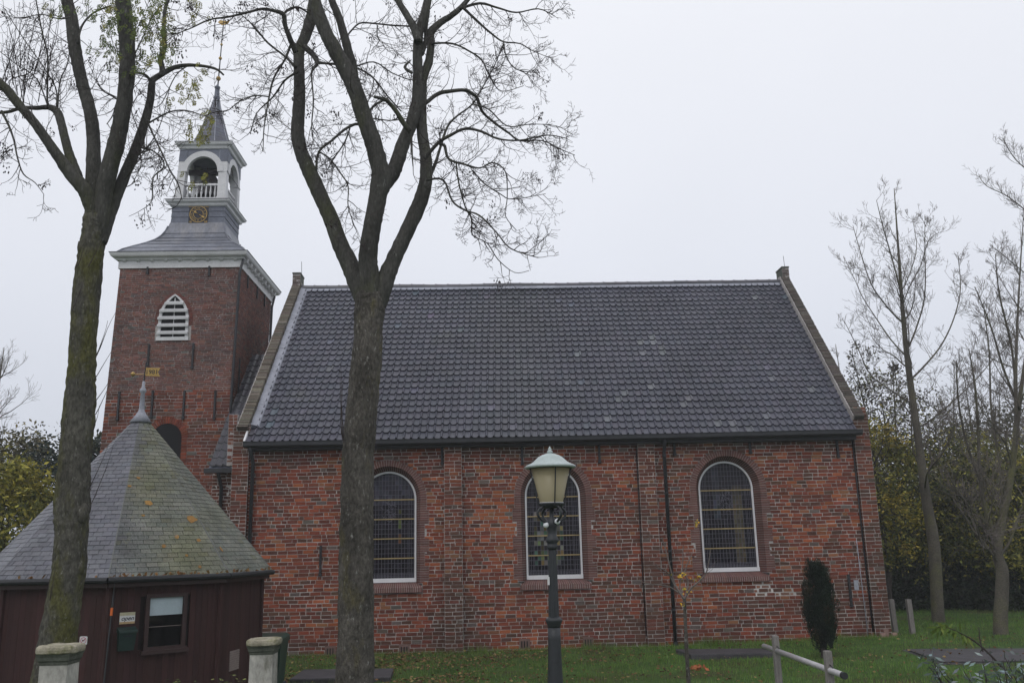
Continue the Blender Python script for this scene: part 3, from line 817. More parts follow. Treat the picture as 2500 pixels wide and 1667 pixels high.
# pointed louvred window
m = MB()
zz = [LB + .0 + i * (10.42 - LB) / 26 for i in range(27)]
m.poly([(LCX - lanc(z), TY0 + .006, z) for z in zz] + [(LCX + lanc(z), TY0 + .006, z) for z in reversed(zz)])
lw = m.build('louvre_window', M['black_hole'], tower)
m = MB()
for sgn in (-1, 1):
    for a, b in zip(zz, zz[1:]):
        o0, o1 = lanc(a), lanc(b); i0, i1 = max(0, o0 - .085), max(0, o1 - .085)
        X = lambda v: LCX + sgn * v
        q = [(X(i0), a), (X(o0), a), (X(o1), b), (X(i1), b)]
        m.hexa([(x, TY0 + .03, z) for x, z in q] + [(x, TY0 - .035, z) for x, z in q])
m.box(LCX - .012, LCX + .012, TY0 - .01, TY0 + .02, LB, 10.3)
m.box(LCX - LHW - .03, LCX + LHW + .03, TY0 - .05, TY0 + .02, LB - .01, LB + .10)
m.build('louvre_frame', M['white'], lw)
for k in range(5):
    z = LB + .21 + k * .232; h = lanc(z + .03) + (.012 if k < 4 else -.02)
    s = MB(); s.hexa([(LCX - h, TY0 - .095, z - .035), (LCX + h, TY0 - .095, z - .035), (LCX + h, TY0 + .03, z + .05), (LCX - h, TY0 + .03, z + .05),
                      (LCX - h, TY0 - .105, z + .030), (LCX + h, TY0 - .105, z + .030), (LCX + h, TY0 + .03, z + .115), (LCX - h, TY0 + .03, z + .115)])
    s.build('louvre_slat', M['white'], lw)
m = MB()                                               # header bricks round the point
for sgn in (-1, 1):
    for a, b in zip(zz[8:-1], zz[9:]):
        o0, o1 = lanc(a), lanc(b)
        q = [(LCX + sgn * (o0 + .005), a), (LCX + sgn * (o0 + .11), a + .03), (LCX + sgn * (o1 + .11), b + .022), (LCX + sgn * (o1 + .005), b - .008)]
        m.hexa([(x, TY0 + .02, z) for x, z in q] + [(x, TY0 - .012, z) for x, z in q], jit((.15, .062, .052), .25))
m.build('arch_bricks', M['tower_brick'], lw, kind='stuff')
# round-headed opening
m = MB()
m.poly([(ACX - AHW - .01, TY0 + .0035, 4.3), (ACX + AHW + .01, TY0 + .0035, 4.3)] + [(ACX + (AHW + .01) * math.cos(PI * i / 16), TY0 + .0035, ASP + (AHW + .01) * math.sin(PI * i / 16)) for i in range(17)])
ao = m.build('arched_opening', M['black_hole'], tower)
m = MB(); n = 24
for k in range(n):
    a0, a1 = PI * k / n + .012, PI * (k + 1) / n - .012
    q = [(ACX + rr * math.cos(a), ASP + rr * math.sin(a)) for rr, a in ((AHW, a0), (AHW + .19, a0), (AHW + .19, a1), (AHW, a1))]
    m.hexa([(x, TY0 + .002, z) for x, z in q] + [(x, TY0 - .014, z) for x, z in q], jit(mixc(RED, DRED, rng.random()), .25))
for z in range(16):
    for sgn in (-1, 1):
        za = 4.3 + z * .105
        X = sorted((ACX + sgn * AHW, ACX + sgn * (AHW + .17)))
        m.box(X[0], X[1], TY0 - .012, TY0 + .002, za + .007, za + .098, jit(mixc(RED, DRED, rng.random()), .25))
m.build('arch_bricks', M['tower_brick'], ao, kind='stuff')
for x, za, zb in ((-10.12, 8.18, 8.85), (-8.79, 8.08, 8.86), (-10.90, 6.56, 7.4), (-9.91, 6.6, 7.42), (-8.97, 6.55, 7.4), (-8.05, 6.53, 7.39), (-10.33, 11.08, 11.3), (-8.44, 11.02, 11.3)):
    anchor(x, za, zb, TY0 - .014, tower, .026)
for y, za, zb in ((3.1, 7.3, 8.5), (4.9, 7.3, 8.2), (3.4, 10.85, 11.27), (4.6, 10.85, 11.27), (5.6, 10.85, 11.27)):
    m = MB(); X = tx(za) + thw(za); m.box(X + .005, X + .05, y - .025, y + .025, za, zb); m.build('wall_anchor', M['iron'], tower)
pipe('downpipe', [(tx(11.5) + thw(11.5) + .12, TY0 - .1, 11.5), (tx(11) + thw(11) + .03, TY0 - .08, 11.1), (tx(8) + thw(8) + .02, TY0 - .07, 8), (tx(0) + thw(0) + .02, TY0 - .07, 0)], .042, M['zinc'], tower)
pipe('downpipe', [(tx(11.5) + thw(11.5) + .1, TY1 + .05, 11.5), (tx(11) + thw(11) + .04, TY1, 11.1), (tx(7) + thw(7) + .04, TY1, 6)], .042, M['zinc'], tower)
# cornice
HD = 2.05
m = MB(); m.rects(tx, TYC, [(11.26, 1.885, HD + .045), (11.50, 1.885, HD + .045), (11.505, 1.93, HD + .09), (11.535, 1.95, HD + .11)]); m.build('fascia', M['white'], tower)
m = MB(); m.rects(tx, TYC, [(11.57, 2.00, HD + .18), (11.60, 2.06, HD + .24), (11.64, 2.085, HD + .26), (11.70, 2.105, HD + .28), (11.715, 2.105, HD + .28)]); m.rects(tx, TYC, [(11.525, 1.96, HD + .12), (11.575, 1.97, HD + .13)])
corn = m.build('cornice', M['white'], tower)
m = MB(); m.rects(tx, TYC, [(11.717, 2.12, HD + .295), (11.732, 2.12, HD + .295)]); m.build('cornice_lead', M['zinc'], tower)
for k in range(9):
    x = tx(11.5) - 1.70 + k * 3.4 / 8
    m = MB(); m.hexa([(x - .045, TY0 - .11, 11.49), (x + .045, TY0 - .11, 11.49), (x + .045, TY0 - .03, 11.45), (x - .045, TY0 - .03, 11.43), (x - .05, TY0 - .15, 11.57), (x + .05, TY0 - .15, 11.57), (x + .05, TY0 - .03, 11.57), (x - .06, TY0 - .03, 11.57)])
    m.build('cornice_bracket', M['white'], tower)
    y = TYC - 1.85 + k * 3.7 / 8; X = tx(11.5) + 1.84
    m = MB(); m.hexa([(X + .03, y - .055, 11.43), (X + .16, y - .055, 11.47), (X + .16, y + .055, 11.47), (X + .03, y + .055, 11.43), (X + .03, y - .06, 11.57), (X + .21, y - .06, 11.57), (X + .21, y + .06, 11.57), (X + .03, y + .06, 11.57)])
    m.build('cornice_bracket', M['white'], tower)
# bell-shaped lead roof in lapped courses
bell = [(11.72, 2.03, 2.15), (11.92, 1.86, 1.98), (12.16, 1.55, 1.66), (12.36, 1.29, 1.38), (12.56, 1.10, 1.16), (12.80, .975, 1.00), (13.10, .895, .90), (13.22, .875, .875)]
LH = .84
def bell_at(z):
    for (z0, a0, b0), (z1, a1, b1) in zip(bell, bell[1:]):
        if z <= z1: t = (z - z0) / (z1 - z0); return lerp(a0, a1, t), lerp(b0, b1, t)
    return bell[-1][1:]
lev = [11.72, 12.02, 12.24, 12.42, 12.58, 12.78, 13.2]
for k, (za, zb) in enumerate(zip(lev, lev[1:])):
    m = MB(); n = 4
    m.rects(tx, TYC, [(lerp(za, zb, i / n), bell_at(lerp(za, zb, i / n))[0] + .022 * (1 - i / n), bell_at(lerp(za, zb, i / n))[1] + .022 * (1 - i / n)) for i in range(n + 1)])
    m.build('roof_sheet', M['lead'], tower)
for sx, sy in ((1, -1), (-1, -1), (1, 1), (-1, 1)):
    m = MB(); zs_ = [11.73 + i * .19 for i in range(8)]
    m.tube([(tx(z) + sx * (bell_at(z)[0] + .01), TYC + sy * (bell_at(z)[1] + .01), z) for z in zs_], [.03] * 8, 6); m.build('hip_roll', M['lead'], tower, smooth=True)
# clock stage
m = MB(); m.rects(tx, TYC, [(13.15, LH + .01, LH + .01), (13.80, LH, LH)]); stage = m.build('clock_stage', M['slate_panel'], tower)
for k in range(3):
    m = MB(); z = 13.2 + k * .2; m.rects(tx, TYC, [(z, LH + .03, LH + .03), (z + .185, LH + .018, LH + .018)]); m.build('slate_course', M['slate_panel'], stage)
m = MB(); m.rects(tx, TYC, [(13.76, .88, .88), (13.79, .93, .93), (13.86, .95, .95), (13.90, 1.03, 1.03), (13.95, 1.05, 1.05), (13.955, 1.05, 1.05)]); m.build('lower_cornice', M['white'], tower)
m = MB(); m.rects(tx, TYC, [(13.957, 1.06, 1.06), (13.972, 1.06, 1.06)]); m.build('lower_cornice_lead', M['zinc'], tower)
# clock
CKX, CKZ, CKY = tx(13.5) + .02, 13.49, TYC - LH - .045
m = MB(); m.box(CKX - .315, CKX + .315, CKY, CKY + .05, CKZ - .315, CKZ + .315); clock = m.build('clock', M['clock_black'], tower)
def annulus(m, r0, r1, y, n=40):
    for k in range(n):
        a0, a1 = 2 * PI * k / n, 2 * PI * (k + 1) / n
        q = [(CKX + rr * math.cos(a), CKZ + rr * math.sin(a)) for rr, a in ((r0, a0), (r1, a0), (r1, a1), (r0, a1))]
        m.hexa([(x, y, z) for x, z in q] + [(x, y - .008, z) for x, z in q])
m = MB(); annulus(m, .268, .288, CKY); m.build('clock_ring', M['gold'], clock); m = MB(); annulus(m, .152, .166, CKY); m.build('clock_ring', M['gold'], clock)
for k, t in enumerate(['XII', 'I', 'II', 'III', 'IIII', 'V', 'VI', 'VII', 'VIII', 'IX', 'X', 'XI']):
    a = PI / 2 - k * PI / 6
    o = text(t, 'numeral', (CKX + .217 * math.cos(a), CKY - .004, CKZ + .217 * math.sin(a)), .088, M['gold'], clock, (PI / 2, PI / 2 - a, 0), ext=.004, off=-.0005)
for t, x, z in (('AN', -1, 1), ('NO', 1, 1), ('18', -1, -1), ('68', 1, -1)):
    text(t, 'year_lettering', (CKX + x * .255, CKY - .003, CKZ + z * .270), .105, M['gold'], clock, ext=.003)
for a, L, w_ in ((PI / 2 - R(305), .17, .07), (PI / 2 - R(122), .25, .06)):
    m = MB(); d = Vector((math.cos(a), 0, math.sin(a))); c0 = Vector((CKX, CKY - .014, CKZ))
    m.bar(c0 - d * .05, c0 + d * L, .018, .008, up=(0, 1, 0)); n_ = Vector((-d.z, 0, d.x))
    p = c0 + d * L * .72
    m.hexa([p - d * .06 + Vector((0, .005, 0)), p + n_ * w_ / 2 + Vector((0, .005, 0)), p + d * .07 + Vector((0, .005, 0)), p - n_ * w_ / 2 + Vector((0, .005, 0)), p - d * .06 - Vector((0, .005, 0)), p + n_ * w_ / 2 - Vector((0, .005, 0)), p + d * .07 - Vector((0, .005, 0)), p - n_ * w_ / 2 - Vector((0, .005, 0))])
    m.build('clock_hand', M['gold'], clock)
# open belfry
BZ0, BSP, BR, BZ1 = 13.97, 15.05, .52, 15.84
HB = .84
def spin(k, x, y, z):                                  # side k of the lantern; y is how far outwards
    u, v = x, -(HB + y)
    for _ in range(k): u, v = -v, u
    return (tx(z) + u * (1 - .035 * (z - BZ0)), TYC + v * (1 - .035 * (z - BZ0)), z)
def sbox(m, k, x0, x1, y0, y1, z0, z1):
    m.hexa([spin(k, x0, y0, z0), spin(k, x1, y0, z0), spin(k, x1, y1, z0), spin(k, x0, y1, z0), spin(k, x0, y0, z1), spin(k, x1, y0, z1), spin(k, x1, y1, z1), spin(k, x0, y1, z1)])
for k in range(4):
    m = MB(); sbox(m, k, .56, HB, -.27, 0, BZ0, BZ1); sbox(m, k, .545, HB + .012, -.285, .012, BZ0, BZ0 + .16); sbox(m, k, .545, HB + .01, -.285, .01, BSP - .03, BSP + .02)
    m.build('belfry_post', M['white'], tower)
    m = MB(); n = 18
    for i in range(n):                                  # slate spandrel above the arch
        a0, a1 = PI * i / n, PI * (i + 1) / n
        rr = BR + .04
        q = [(rr * math.cos(a0), BSP + rr * math.sin(a0)), (rr * math.cos(a1), BSP + rr * math.sin(a1))]
        e = [(max(-.58, min(.58, q[0][0] * 1.05)), BZ1), (max(-.58, min(.58, q[1][0] * 1.05)), BZ1)]
        f = [q[0], e[0], e[1], q[1]]
        m.hexa([spin(k, x, -.10, z) for x, z in f] + [spin(k, x, -.005, z) for x, z in f])
    sbox(m, k, .57, HB + .004, -.1, .016, BSP + .35, BZ1); sbox(m, k, -HB - .004, -.57, -.1, .016, BSP + .35, BZ1)
    m.build('belfry_panel', M['slate_panel'], tower)
    m = MB()
    for i in range(n):
        a0, a1 = PI * i / n, PI * (i + 1) / n
        f = [(rr * math.cos(a), BSP + rr * math.sin(a)) for rr, a in ((BR, a0), (BR + .2, a0), (BR + .2, a1), (BR, a1))]
        m.hexa([spin(k, x, -.12, z) for x, z in f] + [spin(k, x, .03, z) for x, z in f])
    for sg in (-1, 1): sbox(m, k, *sorted((sg * BR, sg * (BR + .19))), -.12, .028, BSP - .03, BSP)
    m.build('belfry_arch', M['white'], tower)
    m = MB(); sbox(m, k, -.57, .57, -.16, -.08, 14.56, 14.63); sbox(m, k, -.57, .57, -.16, -.08, 14.07, 14.13); rail = m.build('belfry_railing', M['white'], tower)
    for i in range(7):
        x = -.45 + i * .15; m = MB()
        rings = []
        for z, rr in ((14.13, .032), (14.2, .022), (14.3, .038), (14.42, .026), (14.5, .02), (14.56, .03)):
            rings.append([spin(k, x + rr * math.cos(2 * PI * j / 6), -.12 + rr * math.sin(2 * PI * j / 6), z) for j in range(6)])
        m.loft(rings); m.build('baluster', M['white'], rail, smooth=True)
    m = MB(); m.tube([spin(k, -HB, .012, BSP + .0), spin(k, HB, .012, BSP - .0)], [.012, .012], 5) if k == 1 else None
    if m.f: m.build('tie_rod', M['iron'], tower)
m = MB(); m.rects(tx, TYC, [(13.96, .86, .86), (13.99, .86, .86)]); m.build('belfry_floor', M['lead'], tower)
m = MB(); m.rects(tx, TYC, [(15.79, .74, .74), (15.83, .74, .74)]); m.build('belfry_ceiling', M['slate_panel'], tower)
m = MB(); m.lathe(tx(15), TYC, [(14.42, .46), (14.46, .44), (14.62, .36), (14.9, .30), (15.1, .27), (15.22, .2), (15.26, .06)], 20); bellp = m.build('bell', M['bronze'], tower, smooth=True)
m = MB(); m.box(tx(15) - .72, tx(15) + .72, TYC - .07, TYC + .07, 15.26, 15.42); m.box(tx(15) - .05, tx(15) + .05, TYC - .05, TYC + .05, 14.32, 14.6); m.build('bell_yoke', M['bronze'], bellp)
m = MB(); m.box(tx(15) - .34, tx(15) - .22, TYC + .2, TYC + .32, 13.98, 14.6); m.build('belfry_brace', M['stone_dark'], tower)
m = MB(); m.rects(tx, TYC, [(15.84, .80, .80), (15.86, .83, .83), (15.93, .85, .85), (15.97, .92, .92), (16.04, .95, .95), (16.05, .95, .95)]); m.build('upper_cornice', M['white'], tower)
m = MB(); m.rects(tx, TYC, [(16.052, .96, .96), (16.068, .96, .96), (16.16, .76, .76)]); m.build('upper_cornice_lead', M['lead'], tower)
# spire
SP = [(16.10, .80), (16.35, .63), (16.7, .49), (17.1, .36), (17.5, .235), (17.9, .13), (18.05, .105)]
def spx(z): return tx(16.1) + .028 * (z - 16.1)
m = MB()
for (z0, a0), (z1, a1) in zip(SP, SP[1:]):
    for j in range(8):
        p, q = R(45 * j + 22.5), R(45 * j + 67.5)
        nrow = 3
        for b in range(nrow):
            za, zb = lerp(z0, z1, b / nrow), lerp(z0, z1, (b + 1) / nrow); ra, rb = lerp(a0, a1, b / nrow) + .008, lerp(a0, a1, (b + 1) / nrow)
            ns_ = max(1, int(ra * .77 / .13))
            for s_ in range(ns_):
                f0, f1 = s_ / ns_, (s_ + 1) / ns_
                P = lambda f, rr, z: Vector((spx(z) + rr * lerp(math.cos(p), math.cos(q), f), TYC + rr * lerp(math.sin(p), math.sin(q), f), z))
                m.poly([P(f0, ra, za), P(f1, ra, za), P(f1, rb, zb), P(f0, rb, zb)], jit((.115, .118, .145), .2))
m.build('spire', M['slate'], tower)
for j in range(8):
    m = MB(); a = R(45 * j + 22.5)
    m.tube([(spx(z) + (rr + .008) * math.cos(a), TYC + (rr + .008) * math.sin(a), z) for z, rr in SP], [.016] * len(SP), 5); m.build('spire_hip', M['lead_light'], tower)
m = MB(); m.lathe(spx(18.2), TYC, [(18.03, .115), (18.1, .10), (18.16, .12), (18.2, .095), (18.5, .075), (18.53, .10), (18.57, .10), (18.6, .06), (18.66, .03)], 12); m.build('spire_cap', M['slate_panel'], tower, smooth=True)
m = MB(); m.tube([(spx(18.5), TYC, 18.5), (spx(21.4), TYC, 21.4)], [.026, .014], 6); fin = m.build('finial_rod', M['iron'], tower)
for z, rr in ((18.90, .085), (19.69, .062), (20.23, .048)):
    m = MB(); m.lathe(spx(z), TYC, [(z - rr, .01), (z - rr * .7, rr * .7), (z, rr), (z + rr * .7, rr * .7), (z + rr, .01)], 12); m.build('finial_ball', M['gold'], fin, smooth=True)
m = MB(); z = 21.0; x = spx(21)
m.poly([(x - .05, TYC - .01, z), (x + .16, TYC - .01, z + .05), (x + .2, TYC - .01, z + .17), (x + .1, TYC - .01, z + .16), (x - .1, TYC - .01, z + .2), (x - .2, TYC - .01, z + .12)])
m.poly([(x - .2, TYC + .01, z + .12), (x - .1, TYC + .01, z + .2), (x + .1, TYC + .01, z + .16), (x + .24, TYC + .01, z + .22), (x + .16, TYC + .01, z + .05), (x - .05, TYC + .01, z)])
m.build('weather_vane', M['gold'], fin)

# ------------------------------------------------------------------ the octagonal hut
HX, HY, HRW, HRE, HROT = -6.36, -7.5, 2.27, 2.42, -1.325
HZE, HZA = 2.30, 5.18
hut = thing('octagonal_hut', (HX, HY, 0), 'dark brown octagonal timber hut with tall pointed slate roof', 'hut')
def oc(k, rr, z): 
    a = HROT + k * PI / 4; return Vector((HX + rr * math.cos(a), HY + rr * math.sin(a), z))
m = MB(); m.loft([[oc(k, HRW - .03, z) for k in range(8)] for z in (-.1, 2.28)]); hw = m.build('hut_wall', M['board'], hut)
for p in hw.data.polygons: pass
BC = (.044, .0195, .0185)
r4 = random.Random(31)
ca = hw.data.color_attributes.new('Col', 'FLOAT_COLOR', 'CORNER'); ca.data.foreach_set('color', np.tile(np.array([.012, .007, .007, 1], dtype=np.float32), len(hw.data.loops)))
WU0, WU1, WZ0, WZ1 = .33, .685, 1.20, 2.0               # window on side 0
for k in range(8):
    a, b = oc(k, HRW, 0), oc(k + 1, HRW, 0); d = b - a; out = Vector((d.y, -d.x, 0)).normalized(); n = 18 if k in (6, 7, 0, 1) else 9
    for i in range(n):
        f0, f1 = (i + .014) / n, (i + .986) / n
        c = jit(BC, .16, r4)
        spans = [(-.05, 2.27)]
        if k == 0 and f1 > WU0 and f0 < WU1: spans = [(-.05, WZ0), (WZ1, 2.27)]
        for z0, z1 in spans:
            m = MB(); p0, p1 = a + d * f0, a + d * f1; h = out * (.0 + r4.uniform(-.002, .002))
            m.hexa([p0 - out * .03 + Vector((0, 0, z0)), p1 - out * .03 + Vector((0, 0, z0)), p1 + h + Vector((0, 0, z0)), p0 + h + Vector((0, 0, z0)),
                    p0 - out * .03 + Vector((0, 0, z1)), p1 - out * .03 + Vector((0, 0, z1)), p1 + h + Vector((0, 0, z1)), p0 + h + Vector((0, 0, z1))], c)
            m.build('board', M['board'], hw)
    m = MB(); p = oc(k, HRW + .012, 0); m.tube([p, p + Vector((0, 0, 2.27))], [.045, .045], 6, c=jit(BC, .1)); m.build('corner_post', M['board'], hut)
# hut window
a, b = oc(0, HRW, 0), oc(1, HRW, 0); HD_ = b - a; HOUT = Vector((HD_.y, -HD_.x, 0)).normalized()
def hp(f, z, o): return a0_ + HD_ * f + HOUT * o + Vector((0, 0, z))
a0_ = a
def hbox(m, f0, f1, z0, z1, o0, o1, c=None):
    m.hexa([hp(f0, z0, o0), hp(f1, z0, o0), hp(f1, z0, o1), hp(f0, z0, o1), hp(f0, z1, o0), hp(f1, z1, o0), hp(f1, z1, o1), hp(f0, z1, o1)], c)
m = MB()
hbox(m, WU0 - .008, WU0 + .028, WZ0 - .02, WZ1 + .02, -.026, .03); hbox(m, WU1 - .028, WU1 + .008, WZ0 - .02, WZ1 + .02, -.026, .03)
hbox(m, WU0 - .008, WU1 + .008, WZ1 - .03, WZ1 + .025, -.026, .032); hbox(m, WU0 - .008, WU1 + .008, WZ0 - .02, WZ0 + .03, -.026, .032)
hwin = m.build('hut_window', M['frame_brown'], hut)
m = MB(); hbox(m, WU0, WU1, WZ0, WZ1, -.024, -.020); m.build('pane', M['dark_glass'], hwin)
m = MB(); hbox(m, WU0 + .028, WU1 - .028, 1.70, WZ1 - .03, -.017, -.013); m.build('blind', M['blind'], hwin)
m = MB(); hbox(m, WU0 + .028, WU1 - .028, 1.525, 1.533, -.017, -.013); m.build('curtain_wire', M['grille'], hwin)
m = MB(); hbox(m, WU0 - .03, WU1 + .035, WZ0 - .075, WZ0 - .02, -.02, .075); m.build('window_sill', M['frame_brown'], hwin)
m = MB(); a2, b2 = oc(1, HRW, 0), oc(2, HRW, 0); dd2 = b2 - a2; o2 = Vector((dd2.y, -dd2.x, 0)).normalized()
for q in range(9):
    z = .70 + q * .036
    P = lambda f, zz, o: a2 + dd2 * f + o2 * o + Vector((0, 0, zz))
    m.hexa([P(.28, z, .002), P(.50, z, .002), P(.50, z, .016), P(.28, z, .016), P(.28, z + .03, .002), P(.50, z + .03, .002), P(.50, z + .03, .010), P(.28, z + .03, .010)])
m.build('wall_grille', M['grille'], hut)
# roof boarding, gutter, slates
m = MB(); m.loft([[oc(k, HRE - .02, HZE - .01) for k in range(8)], [oc(k, .05, HZA - .1) for k in range(8)]]); hroof = m.build('hut_roof', M['underlay'], hut)
for k in range(8):
    m = MB(); p, q = oc(k, HRE + .05, HZE - .03), oc(k + 1, HRE + .05, HZE - .03)
    m.tube([p, q], [.045, .045], 8); m.build('hut_gutter', M['iron'], hut)
    m = MB(); p, q = oc(k, HRE - .03, HZE - .08), oc(k + 1, HRE - .03, HZE - .08)
    m.bar(p, q, .05, .12); m.build('hut_fascia', M['frame_brown'], hut)
ROWS = 41
allsl = []
for k in range(8):
    A0, B0 = oc(k, HRE + .03, HZE), oc(k + 1, HRE + .03, HZE); AP = Vector((HX, HY, HZA + .02))
    mid = (A0 + B0) / 2; nrm = (B0 - A0).cross(AP - A0).normalized()
    for row in range(ROWS):
        t0, t1 = row / ROWS, min(.985, (row + 1) / ROWS + .012)
        if t0 > .955: continue
        sag = lambda t: .0
        pa, pb, qa, qb = A0.lerp(AP, t0), B0.lerp(AP, t0), A0.lerp(AP, t1), B0.lerp(AP, t1)
        W = (pb - pa).length; n = max(1, int(round(W / .172)))
        offs = .5 if row % 2 else 0
        edges = sorted(set([0.0] + [min(1, max(0, (i + offs) / n)) for i in range(n + 1)] + [1.0]))
        for f0, f1 in zip(edges, edges[1:]):
            if f1 - f0 < .02: continue
            g = .004 / W
            li = .012 + r4.uniform(-.002, .004)
            u0, u1 = f0 + g, f1 - g
            p0, p1, p2, p3 = pa.lerp(pb, u0), pa.lerp(pb, u1), qa.lerp(qb, u1), qa.lerp(qb, u0)
            j = nrm * li; b_ = nrm * (li - .009)
            if k in (0, 1, 2):
                edge = .0
                c = mixc((.130, .138, .120), (.168, .172, .142), r4.random()); 
                if k == 0 and f0 < .3: c = mixc(c, (.11, .113, .135), .6 * (1 - f0 / .3))
                if r4.random() < .05: c = mixc(c, (.10, .10, .06), .6)
                c = mixc(c, (.15, .145, .060), min(.6, max(0, vnoise(p0.x, p0.z, 1.1, 7)) * .8))
            else: c = mixc((.105, .107, .128), (.135, .137, .155), r4.random())
            c = jit(c, .085, r4)
            allsl.append((k, (f1 - f0) * W, [p0 + b_, p1 + b_, p2, p3, p0 + j, p1 + j, p2 + nrm * .002, p3 + nrm * .002], c))
vis = sorted([i for i, s in enumerate(allsl) if s[0] in (0, 7, 1)], key=lambda i: -allsl[i][1] * (3 if allsl[i][0] == 0 else 1))[:300]
vis = set(vis); ra, rb = MB(), MB()
for i, (k, W, p, c) in enumerate(allsl):
    lich = k in (0, 1, 2)
    t = MB() if i in vis else (rb if lich else ra)
    t.hexa(p, c, skip=(0,))
    if i in vis: t.build('slate', M['slate_lichen' if lich else 'slate'], hroof)
for px, py, w_, h_ in ((363, 1227, 18, 11), (468, 1267, 26, 15), (432, 1310, 10, 10), (485, 1318, 9, 7), (400, 1333, 11, 8), (488, 1383, 8, 7), (338, 1166, 9, 6), (316, 1186, 9, 6), (350, 1258, 8, 5), (455, 1355, 7, 6), (540, 1340, 10, 12)):
    k = 0 if px < 500 else 1                             # orange lichen, a thin crust on the slates
    A0, B0 = oc(k, HRE + .03, HZE), oc(k + 1, HRE + .03, HZE); AP = Vector((HX, HY, HZA + .02)); nrm = (B0 - A0).cross(AP - A0).normalized()
    d = Vector(ray(px, py)); o_ = Vector(CAM); t = nrm.dot(A0 + nrm * .017 - o_) / nrm.dot(d); c0 = o_ + d * t
    ex = (B0 - A0).normalized(); ey = nrm.cross(ex); s_ = mpp(c0); m = MB()
    ring_ = []
    for q in range(14):
        a = 2 * PI * q / 14; kk = r4.uniform(.75, 1.2)
        ring_.append(c0 + ex * (math.cos(a) * w_ / 2 * s_ * kk) + ey * (math.sin(a) * h_ / 2 * s_ * kk * 1.4))
    m.loft([ring_, [p + nrm * .004 for p in ring_]], jit((.27, .135, .028), .2, r4)); m.build('lichen_patch', M['slate'], hroof)
ra.build('slates', M['slate'], hroof, kind='stuff'); rb.build('slates', M['slate_lichen'], hroof, kind='stuff')
for k in range(8):
    A0 = oc(k, HRE + .03, HZE + .01); AP = Vector((HX, HY, HZA))
    m = MB(); m.tube([A0.lerp(AP, i / 8) for i in range(9)], [.014] * 9, 5, c=(.13, .135, .13) if k in (0, 1, 2) else (.12, .122, .14)); m.build('hip', M['slate'], hroof)
m = MB()
for i in range(70):                                    # leaves caught in the gutter
    k = rng.choice((7, 0, 0, 1)); p = oc(k, HRE + .05, HZE + .015).lerp(oc(k + 1, HRE + .05, HZE + .015), rng.random())
    q = Vector((rng.uniform(-.04, .04), rng.uniform(-.03, .03), rng.uniform(-.01, .05))); 
    m.poly([p, p + Vector((.03, 0, .01)), p + q + Vector((.03, .02, .02)), p + q], jit((.16, .085, .03), .4))
m.build('gutter_leaves', M['leaf'], hut, kind='stuff')
m = MB(); m.lathe(HX, HY, [(HZA - .16, .20), (HZA - .02, .10), (HZA + .06, .055), (HZA + .10, .05), (HZA + .40, .038), (HZA + .42, .06), (HZA + .46, .06), (HZA + .50, .03), (HZA + .62, .022)], 12); m.build('roof_finial', M['lead_light'], hut, smooth=True)
m = MB(); m.tube([(HX, HY, HZA + .55), (HX + .02, HY, HZA + .98)], [.014, .010], 6); vane = m.build('wind_vane', M['iron'], hut)
fz = HZA + .80; fx = HX + .025
m = MB(); q = [(fx, fz - .075), (fx + .27, fz - .095), (fx + .225, fz - .01), (fx + .27, fz + .07), (fx, fz + .075)]
m.loft([[(x, HY - .006, z) for x, z in q], [(x, HY + .006, z) for x, z in q]]); m.build('vane_flag', M['gold'], vane)
text('1981', 'vane_date', (fx + .115, HY - .008, fz - .01), .12, M['ink'], vane)
m = MB(); m.tube([(fx, HY, fz - .05), (fx - .22, HY, fz - .04)], [.006, .006], 5); m.lathe(fx - .235, HY, [(fz - .085, .01), (fz - .06, .035), (fz - .04, .045), (fz - .02, .035), (fz + .005, .01)], 10); m.build('vane_ball', M['gold'], vane)

# things on and by the hut
SRZ = math.atan2(HD_.y, HD_.x)
def on_wall(name, f0, f1, z0, z1, label, cat, mt, o0=.004, o1=.014):
    t = thing(name, tuple(hp((f0 + f1) / 2, z0, o0)), label, cat)
    m = MB(); hbox(m, f0, f1, z0, z1, o0, o1); m.build('panel', mt, t); return t
sg = on_wall('open_sign', .105, .235, 1.605, 1.775, 'small open sign with dark script lettering on the brown hut', 'sign', M['sign_white'])
m = MB(); hbox(m, .105, .235, 1.727, 1.776, .012, .0165); m.build('top_band', M['sign_cream'], sg)
m = MB(); hbox(m, .105, .235, 1.604, 1.638, .012, .0165); m.build('bottom_band', M['sign_tan'], sg)
text('open', 'lettering', tuple(hp(.17, 1.685, .0155)), .092, M['ink'], sg, (PI / 2, 0, SRZ), shear=.35, ext=.001, off=.0015)
mbx = thing('mailbox', tuple(hp(.17, 1.21, 0)), 'dark green metal mailbox below the open sign', 'mailbox')
m = MB()
f0, f1 = .095, .24
m.hexa([hp(f0 + .008, 1.215, 0), hp(f1 - .008, 1.215, 0), hp(f1 - .008, 1.215, .085), hp(f0 + .008, 1.215, .085), hp(f0, 1.50, 0), hp(f1, 1.50, 0), hp(f1, 1.49, .13), hp(f0, 1.49, .13)]); m.build('body', M['green_metal'], mbx)
m = MB(); m.hexa([hp(f0 - .006, 1.49, 0), hp(f1 + .006, 1.49, 0), hp(f1 + .006, 1.478, .145), hp(f0 - .006, 1.478, .145), hp(f0 - .006, 1.56, 0), hp(f1 + .006, 1.56, 0), hp(f1 + .006, 1.51, .145), hp(f0 - .006, 1.51, .145)]); m.build('lid', M['green_metal'], mbx)
m = MB(); hbox(m, .13, .205, 1.425, 1.437, .112, .124); m.build('letter_slot', M['ink'], mbx)
